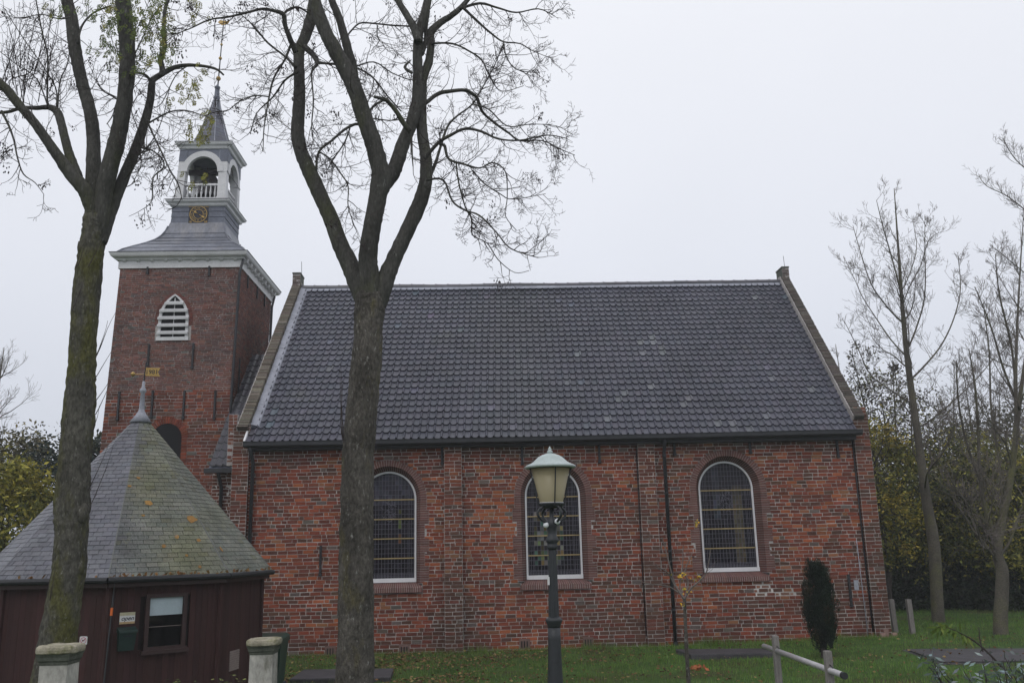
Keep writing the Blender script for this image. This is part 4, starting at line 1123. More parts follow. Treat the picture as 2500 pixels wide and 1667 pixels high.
# no-dogs notice on side 7
a7, b7 = oc(7, HRW, 0), oc(8, HRW, 0); d7 = b7 - a7; o7 = Vector((d7.y, -d7.x, 0)).normalized()
nf = .80
c7 = a7 + d7 * nf + o7 * .006
nd = thing('prohibition_notice', tuple(c7 + Vector((0, 0, 1.30))), 'small white square notice with round red prohibition mark on hut', 'notice')
u7 = d7.normalized()
def P7(x, z, o): return c7 + u7 * x + o7 * o + Vector((0, 0, 1.385 + z))
m = MB(); h = .062
m.loft([[P7(x * h, z * h, o) for x, z in ((-.8, -1), (.8, -1), (1, -.8), (1, .8), (.8, 1), (-.8, 1), (-1, .8), (-1, -.8))] for o in (0, .005)]); m.build('panel', M['sign_white'], nd)
m = MB()
for k in range(24):
    a0, a1 = 2 * PI * k / 24, 2 * PI * (k + 1) / 24
    m.poly([P7(rr * math.cos(an), rr * math.sin(an), .0065) for rr, an in ((.040, a0), (.048, a0), (.048, a1), (.040, a1))])
m.poly([P7(-.033, -.028, .0068), P7(-.028, -.033, .0068), P7(.033, .028, .0068), P7(.028, .033, .0068)])
m.build('prohibition_ring', M['ink_red'], nd)
m = MB()
for x0, x1, z0, z1 in ((-.022, .016, -.004, .012), (-.022, -.016, -.022, -.004), (.008, .014, -.022, -.004), (.012, .028, .008, .022)):
    m.poly([P7(x0, z0, .0062), P7(x1, z0, .0062), P7(x1, z1, .0062), P7(x0, z1, .0062)])
m.build('dog_silhouette', M['ink'], nd)
# thin pole with orange tip leaning on the hut corner
pb, pt = at(250, 1700, -9.95), at(274, 1478, -9.86)
gp_ = thing('garden_pole', tuple((pb.x, pb.y, .0)), 'thin dark pole with orange tape leaning at the hut corner', 'pole')
d = (pt - pb)
foot_ = pb + d * ((0 - pb.z) / d.z) if abs(d.z) > .01 else pb
m = MB(); m.tube([foot_, pt], [.012, .012], 6); m.build('shaft', M['lamp_iron'], gp_)
m = MB(); m.tube([pt, pt + d.normalized() * .22, pt + d.normalized() * .5], [.014, .006, .003], 6); m.build('tip', M['lamp_iron'], gp_)
t0 = foot_.lerp(pt, .925); t1 = foot_.lerp(pt, .985)
m = MB(); m.tube([t0, t1], [.020, .020], 8); m.build('tape', M['orange'], gp_)

# gate pillars
def pillar(px, py, Y, hw_, label):
    top = at(px, py, Y); x, y, H = top.x, top.y, top.z
    t = thing('gate_pillar', (x, y, 0), label, 'pillar', 'stone gate pillars')
    f = lambda z: x
    m = MB(); m.rects(f, y, [(-.1, hw_ * 1.12, hw_ * 1.12), (.25, hw_ * 1.12, hw_ * 1.12), (.27, hw_ * 1.03, hw_ * 1.03), (H - .20, hw_ * .97, hw_ * .97)]); m.build('shaft', M['stone'], t)
    m = MB(); m.rects(f, y, [(H - .202, hw_ * 1.0, hw_ * 1.0), (H - .17, hw_ * 1.02, hw_ * 1.02), (H - .155, hw_ * 1.10, hw_ * 1.10), (H - .12, hw_ * 1.13, hw_ * 1.13), (H - .085, hw_ * 1.22, hw_ * 1.22)]); m.build('neck', M['stone_dark'], t)
    m = MB(); rings = []
    for z, s in ((H - .085, 1.30), (H - .075, 1.36), (H - .045, 1.39), (H - .015, 1.36), (H - .002, 1.27), (H, 1.0)):
        s *= hw_; rr = []
        for k in range(24):
            a = 2 * PI * k / 24; c_, s_ = math.cos(a), math.sin(a); q = (abs(c_) ** 6 + abs(s_) ** 6) ** (-1 / 6)
            rr.append((x + s * c_ * q, y + s * s_ * q, z + .012 * vnoise(x + c_, y + s_, 2.2)))
        rings.append(rr)
    m.loft(rings); m.build('cap', M['stone_cap'], t, smooth=False)
pillar(150, 1572, -13.6, .152, 'mossy stone gate pillar in front of the leaning left tree')
pillar(646, 1557, -11.0, .160, 'pale stone gate pillar in front of the green bin')

# wheelie bin
bp = at(660, 1550, -6.0)
bn = thing('wheelie_bin', (bp.x, bp.y, 0), 'dark green wheelie bin standing behind the pale gate pillar', 'bin')
H = bp.z - .02; bx_, by_ = bp.x, bp.y
m = MB(); m.rects(lambda z: bx_, by_, [(.06, .22, .25), (.2, .23, .27), (H - .1, .28, .34)]); m.build('body', M['bin_green'], bn)
m = MB(); m.loft([[(bx_ + sx * w_, by_ + y_, z) for sx, y_, z in ((-1, -.38, H - .10), (1, -.38, H - .10), (1, .36, H - .10), (-1, .36, H - .10))] for w_ in (.30,)] + [[(bx_ + sx * w_, by_ + y_, z) for sx, y_, z in ((-1, -.37, za), (1, -.37, za), (1, .35, zb), (-1, .35, zb))] for w_, za, zb in ((.30, H - .04, H), (.24, H - .01, H + .035))]); m.build('lid', M['bin_green'], bn)
m = MB(); m.tube([(bx_ - .27, by_ + .38, H - .06), (bx_ + .27, by_ + .38, H - .06)], [.02, .02], 6); m.build('handle', M['bin_green'], bn)
for sx in (-1, 1):
    m = MB(); m.tube([(bx_ + sx * .21, by_ + .27, .1), (bx_ + sx * .26, by_ + .27, .1)], [.1, .1], 14); m.build('wheel', M['ink'], bn)

# street lamp
lb = at(1353, 1655, -13.2); lt = at(1345.5, 1094, -13.2)
lx, ly = (lb.x + lt.x) / 2, -13.2
lamp = thing('street_lamp', (lx, ly, 0), 'green cast-iron street lamp with frosted lantern before middle window', 'street lamp')
def LZ(py): return at(1347, py, -13.2).z
tl = ((lt.x - lb.x) / (lt.z - lb.z) * .5, 0)
lx0 = lx - tl[0] * (lb.z + lt.z) / 2
m = MB(); m.lathe(lx0, ly, [(-.1, .17), (.25, .17), (.3, .14), (.34, .115), (LZ(1655), .088), (LZ(1600), .078), (LZ(1560), .074), (LZ(1530), .073)], 18, tilt=tl); m.build('base', M['lamp_iron'], lamp, smooth=True)
m = MB(); m.lathe(lx0, ly, [(LZ(1531), .074), (LZ(1524), .080), (LZ(1516), .098), (LZ(1511), .102), (LZ(1508), .08), (LZ(1505), .066)], 18, tilt=tl); m.build('collar', M['lamp_iron'], lamp, smooth=True)
m = MB()
z0, z1 = LZ(1506), LZ(1340); rings = []
for z, rr in ((z0, .064), ((z0 + z1) / 2, .055), (z1, .045)):
    rings.append([(lx0 + tl[0] * z + rr * (1 - .10 * (k % 2)) * math.cos(2 * PI * k / 24), ly + rr * (1 - .10 * (k % 2)) * math.sin(2 * PI * k / 24), z) for k in range(24)])
m.loft(rings); m.build('post', M['lamp_iron'], lamp)
m = MB(); m.lathe(lx0, ly, [(LZ(1342), .046), (LZ(1336), .066), (LZ(1330), .060), (LZ(1326), .052), (LZ(1322), .076), (LZ(1315), .077), (LZ(1308), .056), (LZ(1300), .053), (LZ(1288), .058), (LZ(1280), .074), (LZ(1272), .062), (LZ(1262), .026), (LZ(1240), .026)], 18, tilt=tl); m.build('neck', M['lamp_iron'], lamp, smooth=True)
lcx = lx0 + tl[0] * LZ(1200)
for k in range(4):
    a = R(90 * k + 30); d = Vector((math.cos(a), math.sin(a), 0)); c0 = Vector((lcx, ly, 0))
    m = MB(); zb, zt = LZ(1280), LZ(1233)
    pts = [(.06, 0), (.085, .08), (.14, .22), (.19, .42), (.205, .6), (.18, .78), (.13, .92), (.12, 1)]
    m.tube([c0 + d * r_ + Vector((0, 0, lerp(zb, zt, t))) for r_, t in pts], [.016] * len(pts), 6); m.build('bracket', M['lamp_iron'], lamp, smooth=True)
m = MB(); m.lathe(lcx, ly, [(LZ(1240), .10), (LZ(1236), .135), (LZ(1230), .155), (LZ(1227), .15)], 20); m.build('lantern_base', M['lamp_iron'], lamp)
zb, zt = LZ(1228), LZ(1141)
m = MB(); m.lathe(lcx, ly, [(zb, .142), (zb + .02, .142), (zt, .237)], 28); m.build('lantern_glass', M['lamp_glass'], lamp, smooth=True)
m = MB(); m.lathe(lcx, ly, [(zb - .012, .147), (zb + .010, .147)], 28); m.build('glass_ring', M['lamp_white'], lamp)
for k in range(4):
    a = R(90 * k - 80); m = MB(); m.tube([(lcx + rr * math.cos(a), ly + rr * math.sin(a), z) for rr, z in ((.158, zb - .03), (.262, zt + .02))], [.008, .008], 5); m.build('stay_rod', M['lamp_iron'], lamp)
m = MB(); m.lathe(lcx, ly, [(LZ(1143), .30), (LZ(1139), .315), (LZ(1136), .298), (LZ(1132), .252), (LZ(1128), .214), (LZ(1122), .182), (LZ(1116), .15), (LZ(1111), .108), (LZ(1107.5), .055), (LZ(1106), .02)], 32); m.build('cap', M['lamp_cap'], lamp, smooth=True)
m = MB(); m.lathe(lcx, ly, [(LZ(1144), .235), (LZ(1142), .298)], 32); m.build('cap_underside', M['lamp_iron'], lamp)
m = MB(); m.lathe(lcx, ly, [(LZ(1107), .022), (LZ(1104), .034), (LZ(1101), .036), (LZ(1099), .018), (LZ(1096), .024), (LZ(1092), .009), (LZ(1089), .004)], 12); m.build('finial', M['lamp_cap'], lamp, smooth=True)
for dx, dy, z in ((.058, -.075, LZ(1273)), (-.075, -.04, LZ(1281))):
    m = MB(); m.lathe(lcx + dx, ly + dy, [(z - .036, .006), (z - .022, .028), (z, .036), (z + .022, .028), (z + .036, .006)], 12); m.build('bulb', M['lamp_white'], lamp, smooth=True)
m = MB(); zz_ = LZ(1420); m.box(lx0 + tl[0] * zz_ - .07, lx0 + tl[0] * zz_ - .045, ly - .065, ly - .05, zz_ - .03, zz_ + .06); m.build('sticker', M['sign_white'], lamp)

# grave slabs
def slab(pts, z0, z1, label):
    c = Vector((sum(p[0] for p in pts) / 4, sum(p[1] for p in pts) / 4, 0))
    t = thing('grave_slab', tuple(c), label, 'grave slab', 'flat grave slabs in the lawn')
    m = MB(); s = [[(c.x + (p[0] - c.x) * k, c.y + (p[1] - c.y) * k, z) for p in pts] for k, z in ((1, z0), (1, z1 - .02), (.985, z1))]
    m.loft(s); m.build('stone', M['slab'], t)
    return t
slab([(-4.05, -4.75), (-1.98, -4.85), (-2.05, -3.5), (-4.05, -3.3)], -.05, .10, 'dark flat grave slab behind the foot of the central tree')
slab([(4.68, -2.75), (6.75, -2.95), (6.62, -1.95), (4.55, -1.65)], -.05, .13, 'low grave slab behind the sapling below the right window')
g = slab([(9.25, -5.2), (12.6, -5.6), (12.2, -3.3), (9.55, -2.8)], -.05, .11, 'broad raised grave slab on the lawn at right')
m = MB(); m.loft([[(x, y, z) for x, y in ((9.30, -5.14), (12.5, -5.52), (12.15, -3.36), (9.62, -2.9))] for z in (.115, .14)]); m.build('cover_stone', M['slab'], g)

# rail: two posts and a pipe
pa_, pb_ = atz(1865, 1576, .85), atz(2060, 1648, .85)
fr_ = thing('rail_fence', tuple((pa_ + pb_) / 2 * 1.0 - Vector((0, 0, .85))), 'low rail of grey pipe on two wooden posts in front of the cypress', 'fence')
d = (pb_ - pa_)
m = MB(); m.tube([pa_, pb_], [.042, .042], 12); m.build('rail', M['pipe_grey'], fr_, smooth=True)
m = MB(); m.tube([pb_ - d * .008, pb_ + d * .01], [.047, .047], 12); m.build('rail_end', M['iron'], fr_)
for t, px, py in ((.22, 1905, 1550), (.88, 2036, 1587)):
    p = pa_ + d * t; p = Vector((p.x, p.y + .10, 0)); top = at(px, py, p.y).z
    m = MB(); m.rects(lambda z: p.x, p.y, [(-.1, .05, .05), (top - .01, .047, .047), (top, .04, .04)]); po = m.build('post', M['grey_wood'], fr_)
    m = MB(); m.tube([p + Vector((-.0, -.16, .80)), p + Vector((0, -.155, .9)), p + Vector((0, -.03, .93))], [.008] * 3, 5); m.build('rail_hook', M['iron'], po)
# two stakes at the edge of the wood
for px, pyt, pyb, label in ((2187, 1462, 1545, 'grey wooden stake beside the right corner of the church'), (2229, 1462, 1548, 'grey wooden stake at the wood edge, right one of two')):
    p = atz(px, pyb, .1); top = at(px - 12, pyt, p.y)
    o = MB(); o.loft([[(x_ + sx * .06, p.y + sy * .06, z) for sx, sy in ((-1, -1), (1, -1), (1, 1), (-1, 1))] for x_, z in ((p.x, -.1), (lerp(p.x, top.x, .98), top.z - .03), (top.x, top.z))])
    o = o.build('wooden_stake', M['grey_wood']); tag(o, label, 'stake', 'stakes at the wood edge')

# ------------------------------------------------------------------ trees
def smooth_path(pts, sub=5):
    """Catmull-Rom through (Vector, radius) pairs"""
    out = []
    n = len(pts)
    for i in range(n - 1):
        p0, p1, p2, p3 = pts[max(i - 1, 0)], pts[i], pts[i + 1], pts[min(i + 2, n - 1)]
        for k in range(sub):
            t = k / sub; t2, t3 = t * t, t * t * t
            f = lambda a, b, c, d: (b * 2 + (c - a) * t + (a * 2 - b * 5 + c * 4 - d) * t2 + (b * 3 - a - c * 3 + d) * t3) * .5
            out.append((f(p0[0], p1[0], p2[0], p3[0]), max(.002, f(p0[1], p1[1], p2[1], p3[1]))))
    out.append(pts[-1]); return out
def limb(m, lst, Y, dy, n=10, wob=.10, sub=6, c=None):
    """lst: (photo x, photo y, width in photo px); dy: how far the limb leans away from the viewer along its length"""
    pts = []
    k = len(lst) - 1
    for i, (x, y, w_) in enumerate(lst):
        p = at(x, y, Y + dy * i / max(k, 1)); pts.append((p, w_ / 2 * mpp(p)))
    s = smooth_path(pts, sub)
    m.tube([p for p, _ in s], [r for _, r in s], n, wob=wob, c=c)
    return s
def rdir(r, s=1.0):
    return Vector((r.gauss(0, s), r.gauss(0, s), r.gauss(0, s)))
TMIN = .0027
def twig(m, p, d, L, rad, lvl, r, up=.12, seg=5, wander=.22, kids=(3, 6), tips=None, flatten=.55, ang=(.6, 1.15)):
    pts = [p.copy()]; dirs = [d.copy()]; step = L / seg
    for i in range(seg):
        d = d + rdir(r, wander) * .7; d.z += up * (.3 + i / seg); d.normalize()
        p = p + d * step; pts.append(p.copy()); dirs.append(d.copy())
    m.tube(pts, [max(TMIN, rad * (1 - .72 * i / seg)) for i in range(seg + 1)], 3 if rad < .012 else 5, cap=False)
    if tips is not None and lvl == 0: tips.append((pts[-1], dirs[-1]))
    if lvl > 0:
        for _ in range(r.randint(*kids)):
            t = r.uniform(.18, 1.0); i = min(seg - 1, int(t * seg))
            q = pts[i].lerp(pts[i + 1], t * seg - i)
            ax = rdir(r); ax.y *= flatten; ax -= dirs[i] * ax.dot(dirs[i])
            if ax.length < 1e-3: continue
            a = r.uniform(*ang)
            nd = dirs[i] * math.cos(a) + ax.normalized() * math.sin(a)
            twig(m, q, nd, L * r.uniform(.38, .66) * (1.1 - t * .35), rad * .55 * (1 - .4 * t), lvl - 1, r, up, max(3, seg - 1), wander, kids, tips, flatten, ang)
def sprout(m, path, r, dens, L, lvl=1, up=.12, rad=.008, start=.15, tips=None, down=0.0, kids=(3, 6), wander=.22):
    """side twigs along a limb"""
    tot = 0
    for (a, ra), (b, rb) in zip(path, path[1:]):
        tot += (b - a).length
    acc = 0; nxt = start * tot
    for (a, ra), (b, rb) in zip(path, path[1:]):
        sl = (b - a).length; dv = (b - a).normalized() if sl > 1e-6 else Vector((0, 0, 1))
        while nxt < acc + sl:
            q = a.lerp(b, (nxt - acc) / sl); f = nxt / tot
            ax = rdir(r); ax.y *= .6; ax -= dv * ax.dot(dv)
            if ax.length > 1e-3:
                an = r.uniform(.5, 1.2)
                nd = dv * math.cos(an) + ax.normalized() * math.sin(an); nd.z -= down * r.random(); nd.normalize()
                twig(m, q, nd, L * r.uniform(.5, 1.25) * (1.15 - .5 * f), min(rad, ra * .7 + .002), lvl, r, up, 6, wander, kids, tips)
            nxt += r.expovariate(dens) + .02
        acc += sl
def knob(m, px, py, Y, w_, cx):
    """a burl: a low vertical swelling, mostly sunk in the trunk whose axis is at photo x = cx"""
    p = at(px + (cx - px) * .45, py, Y); rr = w_ / 2 * mpp(p); s = 1 if px > cx else -1
    k = Vector((s * rr * .25, -rr * .6, 0))
    m.tube([p + Vector((0, 0, -rr * 2.2)), p + k * .7 + Vector((0, 0, -rr)), p + k, p + k * .7 + Vector((0, 0, rr)), p + Vector((0, 0, rr * 2.0))], [rr * .5, rr * .95, rr * 1.12, rr * .9, rr * .4], 10, wob=.22)
def clusters(m, tips, r, prob, size=.035, colr=(.030, .020, .020), n=(5, 11)):
    for p, d in tips:
        if r.random() > prob: continue
        for _ in range(r.randint(*n)):
            c = p + rdir(r, .03) + Vector((0, 0, -r.uniform(0, .09)))
            a = Vector((r.uniform(-.4, .4), r.uniform(-.4, .4), -1)).normalized() * size; b = a.orthogonal().normalized() * size * .3
            m.poly([c - a * .5, c + b, c + a * .5, c - b], jit(colr, .4, r))
Z4 = lambda *pts: [(600 + x / 2.24, y / 2.24, w_ / 2.24) for x, y, w_ in pts]      # measured on an enlargement of the central tree
Z1 = lambda *pts: [(x / 2.8, y / 2.8, w_ / 2.8) for x, y, w_ in pts]              # ... of the left tree

# ---- central ash
TY = -11.4
r5 = random.Random(51)
ash = thing('ash_tree', tuple(at(866, 1667, TY).xy) + (0,), 'tall bare tree with three great limbs before the church roof', 'tree', 'ash trees at the churchyard gate')
m = MB()
pb = at(866, 1667, TY)
tr = [(868, 1990, 128), (867, 1900, 108), (866, 1780, 98), (866, 1667, 95), (868, 1560, 88), (869, 1400, 84), (872, 1250, 80), (874, 1120, 77), (880, 1040, 78), (890, 930, 74), (898, 850, 72), (901, 780, 70), (903, 745, 72), (902, 722, 66), (900, 700, 40)]
trunk_path = limb(m, tr, TY, 0, n=40, wob=.08, sub=12)
for q in ((852, 1045, 24), (903, 1155, 24), (846, 1085, 20), (852, 1005, 18), (914, 985, 16), (893, 775, 34)): knob(m, q[0], q[1], TY - .05, q[2], 880)
m.build('trunk', M['bark'], ash, smooth=True)
mains = {}
def ml(key, lst, dy, n=18, wob=.08):
    m = MB(); mains[key] = limb(m, Z4(*lst), TY, dy, n=n, wob=wob); m.build('limb', M['bark_upper'], ash, smooth=True)
ml('L', [(672, 1740, 90), (650, 1640, 108), (608, 1530, 112), (570, 1450, 98), (510, 1320, 88), (465, 1195, 84), (405, 1065, 82), (350, 940, 80), (303, 830, 74), (283, 720, 72), (293, 560, 66), (293, 420, 60), (292, 290, 58), (330, 185, 58), (365, 70, 62), (378, -60, 55), (380, -200, 45), (370, -420, 26), (350, -640, 8)], .8)
ml('M', [(684, 1760, 110), (680, 1640, 124), (674, 1500, 112), (668, 1400, 102), (690, 1250, 98), (718, 1100, 96), (740, 985, 112), (735, 930, 100), (715, 850, 96), (690, 760, 94), (640, 620, 90), (590, 470, 86), (535, 360, 84), (490, 280, 80), (440, 185, 74), (395, 70, 70), (365, -50, 60), (340, -220, 45), (300, -460, 26), (260, -690, 8)], -.5)
ml('M2', [(590, 440, 60), (575, 350, 62), (562, 290, 50), (545, 220, 46), (510, 100, 42), (470, 0, 38), (430, -140, 30), (390, -320, 16), (350, -470, 5)], -.2)
ml('MR', [(750, 1010, 90), (800, 950, 84), (830, 880, 78), (862, 780, 72), (905, 680, 66), (935, 560, 62), (942, 420, 58), (938, 300, 52), (948, 180, 50), (985, 50, 46), (1005, -60, 40), (1030, -200, 30), (1060, -420, 18), (1080, -620, 6)], .4)
ml('MR2', [(942, 230, 44), (925, 165, 44), (890, 100, 38), (835, 10, 34), (790, -70, 30), (740, -220, 18), (690, -370, 6)], .3)
ml('RR', [(690, 1740, 90), (724, 1640, 108), (765, 1525, 100), (805, 1430, 86), (855, 1320, 82), (915, 1195, 82), (962, 1080, 80), (985, 980, 70), (985, 860, 64), (967, 740, 60), (960, 640, 58), (962, 540, 56), (968, 430, 50), (1000, 345, 46), (1014, 240, 42), (1012, 180, 44), (1065, 125, 36), (1120, 90, 32), (1185, 35, 28), (1250, -50, 22), (1330, -160, 14), (1430, -270, 5)], .5)
m = MB(); m2 = MB(); tips = []
subs = [
 ([(985, 565, 24), (1050, 515, 24), (1120, 500, 22), (1200, 495, 20), (1260, 530, 18), (1280, 580, 17), (1300, 620, 15), (1370, 680, 13), (1440, 730, 11), (1500, 770, 10), (1620, 770, 7), (1730, 820, 5), (1800, 850, 4)], .9),
 ([(975, 870, 24), (1050, 785, 20), (1120, 740, 18), (1200, 705, 16), (1290, 720, 14), (1380, 760, 11), (1500, 768, 9), (1650, 740, 7), (1760, 760, 4)], -.6),
 ([(990, 1000, 22), (1035, 900, 18), (1060, 820, 15), (1100, 700, 13), (1150, 640, 12), (1240, 570, 9), (1300, 470, 7), (1350, 380, 6), (1410, 240, 6)], .5),
 ([(990, 985, 16), (1080, 985, 12), (1130, 1100, 11), (1200, 1150, 10), (1280, 1180, 9), (1370, 1270, 8), (1450, 1360, 7), (1600, 1410, 4)], -.9),
 ([(1060, 790, 14), (1088, 800, 18), (1110, 870, 14), (1200, 900, 11), (1280, 920, 9), (1350, 890, 8), (1420, 940, 7), (1430, 1080, 6), (1420, 1180, 5), (1480, 1260, 4)], -.4),
 ([(1150, 890, 8), (1165, 1000, 9), (1200, 1130, 8), (1235, 1200, 8), (1240, 1285, 7), (1320, 1330, 6), (1380, 1420, 6), (1470, 1490, 4), (1550, 1480, 3)], -.6),
 ([(1020, 238, 14), (1130, 240, 11), (1220, 280, 10), (1290, 330, 8), (1340, 430, 7), (1400, 500, 5), (1520, 470, 4)], .6),
 ([(1190, 45, 18), (1280, 130, 14), (1350, 190, 11), (1410, 230, 9), (1500, 240, 7), (1570, 280, 5), (1670, 320, 3)], .3),
 ([(1410, 230, 8), (1425, 310, 7), (1480, 380, 6), (1600, 400, 4)], .2),
 ([(1170, 50, 18), (1280, 20, 15), (1380, 45, 11), (1480, 70, 9), (1600, 50, 7), (1690, 90, 4)], .4),
 ([(1240, 570, 9), (1330, 600, 8), (1430, 690, 7), (1560, 680, 5), (1700, 690, 4), (1790, 740, 3)], -.8),
 ([(1240, 930, 7), (1300, 1000, 7), (1390, 1060, 6), (1460, 1090, 5), (1640, 1060, 3)], .5),
 ([(275, 290, 32), (245, 220, 28), (215, 140, 25), (205, 80, 26), (150, 60, 19), (90, 50, 16), (10, 70, 14), (-100, 95, 12), (-200, 110, 10), (-310, 160, 7), (-420, 200, 4)], -.9),
 ([(205, 80, 16), (240, 50, 12), (290, 42, 11), (345, 75, 10)], .3),
 ([(275, 370, 18), (215, 310, 13), (120, 235, 11), (40, 140, 8), (-40, 70, 5)], .5),
 ([(245, 250, 16), (212, 330, 13), (155, 425, 12), (128, 530, 10), (100, 700, 7), (95, 830, 4)], -.7),
 ([(128, 530, 9), (40, 525, 8), (-40, 560, 6), (-110, 610, 5), (-210, 600, 3)], -.3),
 ([(290, 390, 16), (215, 440, 11), (150, 530, 9), (60, 620, 6), (30, 720, 4)], .6),
 ([(320, 255, 34), (375, 310, 28), (390, 350, 22), (360, 400, 12), (370, 550, 9), (360, 700, 7), (375, 800, 4)], -.5),
 ([(385, 345, 16), (460, 350, 13), (600, 370, 11), (700, 430, 9), (770, 520, 8), (850, 610, 7)], .8),
 ([(640, 690, 18), (600, 680, 16), (540, 710, 14), (470, 770, 13), (400, 830, 13), (385, 930, 14)], -.3),
 ([(400, 830, 10), (460, 870, 9), (520, 950, 8), (560, 1020, 7), (560, 1130, 6), (600, 1250, 3)], -.4),
 ([(570, 700, 9), (540, 780, 8), (480, 870, 7), (440, 940, 4)], .3),
 ([(900, 720, 34), (860, 670, 30), (830, 620, 26), (790, 570, 24), (760, 545, 22), (700, 530, 15)], -.3),
 ([(750, 550, 15), (700, 580, 13), (672, 620, 10)], -.1),
 ([(600, 660, 9), (690, 650, 8), (790, 660, 7), (880, 650, 6)], .4),
 ([(560, 190, 10), (620, 130, 9), (700, 130, 9), (800, 140, 9), (900, 145, 9)], .3),
 ([(720, 140, 8), (720, 200, 6), (750, 240, 4)], 0),
 ([(900, 330, 8), (870, 370, 17), (910, 400, 16)], -.1),
 ([(905, 740, 12), (910, 850, 9), (915, 910, 6)], 0),
 ([(960, 300, 30), (985, 220, 26), (985, 150, 22), (1000, 60, 18)], .2),
 ([(590, 370, 10), (700, 340, 7), (800, 400, 6), (900, 440, 5)], .6),
]
for lst, dy in subs:
    big = lst[0][2] > 14
    m = MB(); p = limb(m, Z4(*lst), TY + (.25 if dy > 0 else -.15), dy, n=6, wob=.12, sub=4); m.build('branch', M['bark_upper'], ash, smooth=True)
    sprout(m2, p, r5, 9.5, .58, lvl=2, up=.13, rad=.008, start=.10, tips=tips, down=.5, kids=(2, 5))
for k in ('L', 'M', 'MR', 'M2', 'RR', 'MR2'):
    pth = mains[k]; h = pth[len(pth) * 45 // 100:]
    sprout(m2, h, r5, 3.2, .8, lvl=2, up=.12, rad=.008, start=.05, tips=tips, kids=(2, 5))
m2.build('crown', M['twig'], ash)
m = MB(); clusters(m, tips, r5, .018, size=.045); m.build('seed_clusters', M['leaf'], ash, kind='stuff')
m = MB()
for a_, b_ in (((838, 1075), (826, 880)), ((836, 1070), (823, 985)), ((840, 1080), (835, 900)), ((834, 1060), (829, 930))):
    m = MB(); p, q = at(*a_, TY - .2), at(*b_, TY - .35); twig(m, p, (q - p).normalized(), (q - p).length, .008, 0, r5, up=.05, wander=.06)
    m.build('shoot', M['twig'], ash)

# ---- left tree
TY2 = -12.0
r6 = random.Random(61)
t2 = thing('lichened_tree', tuple(at(120, 1667, TY2).xy) + (0,), 'leaning mossy tree at far left with some green leaves', 'tree', 'ash trees at the churchyard gate')
m = MB()
limb(m, [(60, 2060, 150), (78, 1960, 122), (96, 1830, 104), (112, 1740, 96), (124, 1667, 92), (140, 1570, 86), (155, 1470, 80), (168, 1383, 78), (174, 1300, 76), (176, 1240, 82), (181, 1150, 74), (187, 1080, 74), (193, 1000, 74), (200, 900, 64), (205, 800, 62), (214, 700, 63), (223, 610, 58), (231, 570, 58), (237, 535, 62), (241, 510, 46), (243, 490, 22)], TY2, 0, n=40, wob=.09, sub=12)
for q in ((208, 1255, 28), (206, 1190, 24), (198, 608, 24), (193, 655, 26), (178, 765, 16), (229, 870, 20), (228, 1020, 16), (160, 1180, 16), (200, 1385, 18)): knob(m, q[0], q[1], TY2 - .05, q[2], 192 if q[1] > 850 else 218)
m.build('trunk', M['bark_mossy'], t2, smooth=True)
mains2 = {}
def ml2(key, lst, dy):
    m = MB(); mains2[key] = limb(m, Z1(*lst), TY2, dy, n=18, wob=.08); m.build('limb', M['bark_upper'], t2, smooth=True)
ml2('A', [(668, 1610, 90), (652, 1490, 108), (615, 1370, 104), (570, 1290, 96), (485, 1190, 90), (390, 1060, 72), (300, 930, 64), (220, 820, 60), (140, 730, 60), (60, 630, 60), (0, 570, 58), (-90, 490, 50), (-230, 380, 34), (-400, 240, 10)], -.6)
ml2('A2', [(530, 1210, 70), (500, 1130, 66), (465, 1030, 58), (440, 930, 55), (415, 830, 54), (390, 765, 54), (335, 735, 38), (240, 740, 28), (150, 738, 24), (60, 765, 22), (-40, 775, 18)], .4)
ml2('B', [(652, 1640, 120), (648, 1540, 130), (640, 1400, 112), (637, 1200, 98), (640, 1000, 88), (630, 850, 86), (605, 720, 84), (560, 560, 78), (530, 430, 78), (505, 280, 82), (490, 130, 80), (455, 0, 74), (430, -120, 60), (400, -370, 36), (380, -640, 10)], .5)
ml2('C', [(668, 1640, 110), (685, 1500, 130), (705, 1340, 112), (742, 1180, 112), (790, 1000, 112), (822, 860, 106), (850, 700, 102), (866, 520, 102), (870, 350, 102), (862, 200, 104), (845, 50, 100), (832, -120, 80), (820, -420, 46), (800, -740, 12)], -.4)
ml2('D', [(685, 1660, 84), (715, 1560, 96), (755, 1440, 86), (800, 1330, 78), (852, 1200, 74), (912, 1060, 68), (960, 930, 64), (1000, 800, 58), (1028, 680, 50), (1037, 580, 48), (1050, 545, 40), (1120, 500, 36), (1200, 460, 30), (1290, 447, 24), (1400, 455, 20), (1480, 475, 16), (1530, 515, 12)], .7)
ml2('D3', [(1095, 520, 30), (1110, 480, 38), (1098, 400, 34), (1125, 330, 30), (1120, 200, 26), (1130, 60, 24), (1165, -40, 20), (1200, -200, 8)], .3)
m = MB(); m2 = MB(); tips2 = []; leafpts = []
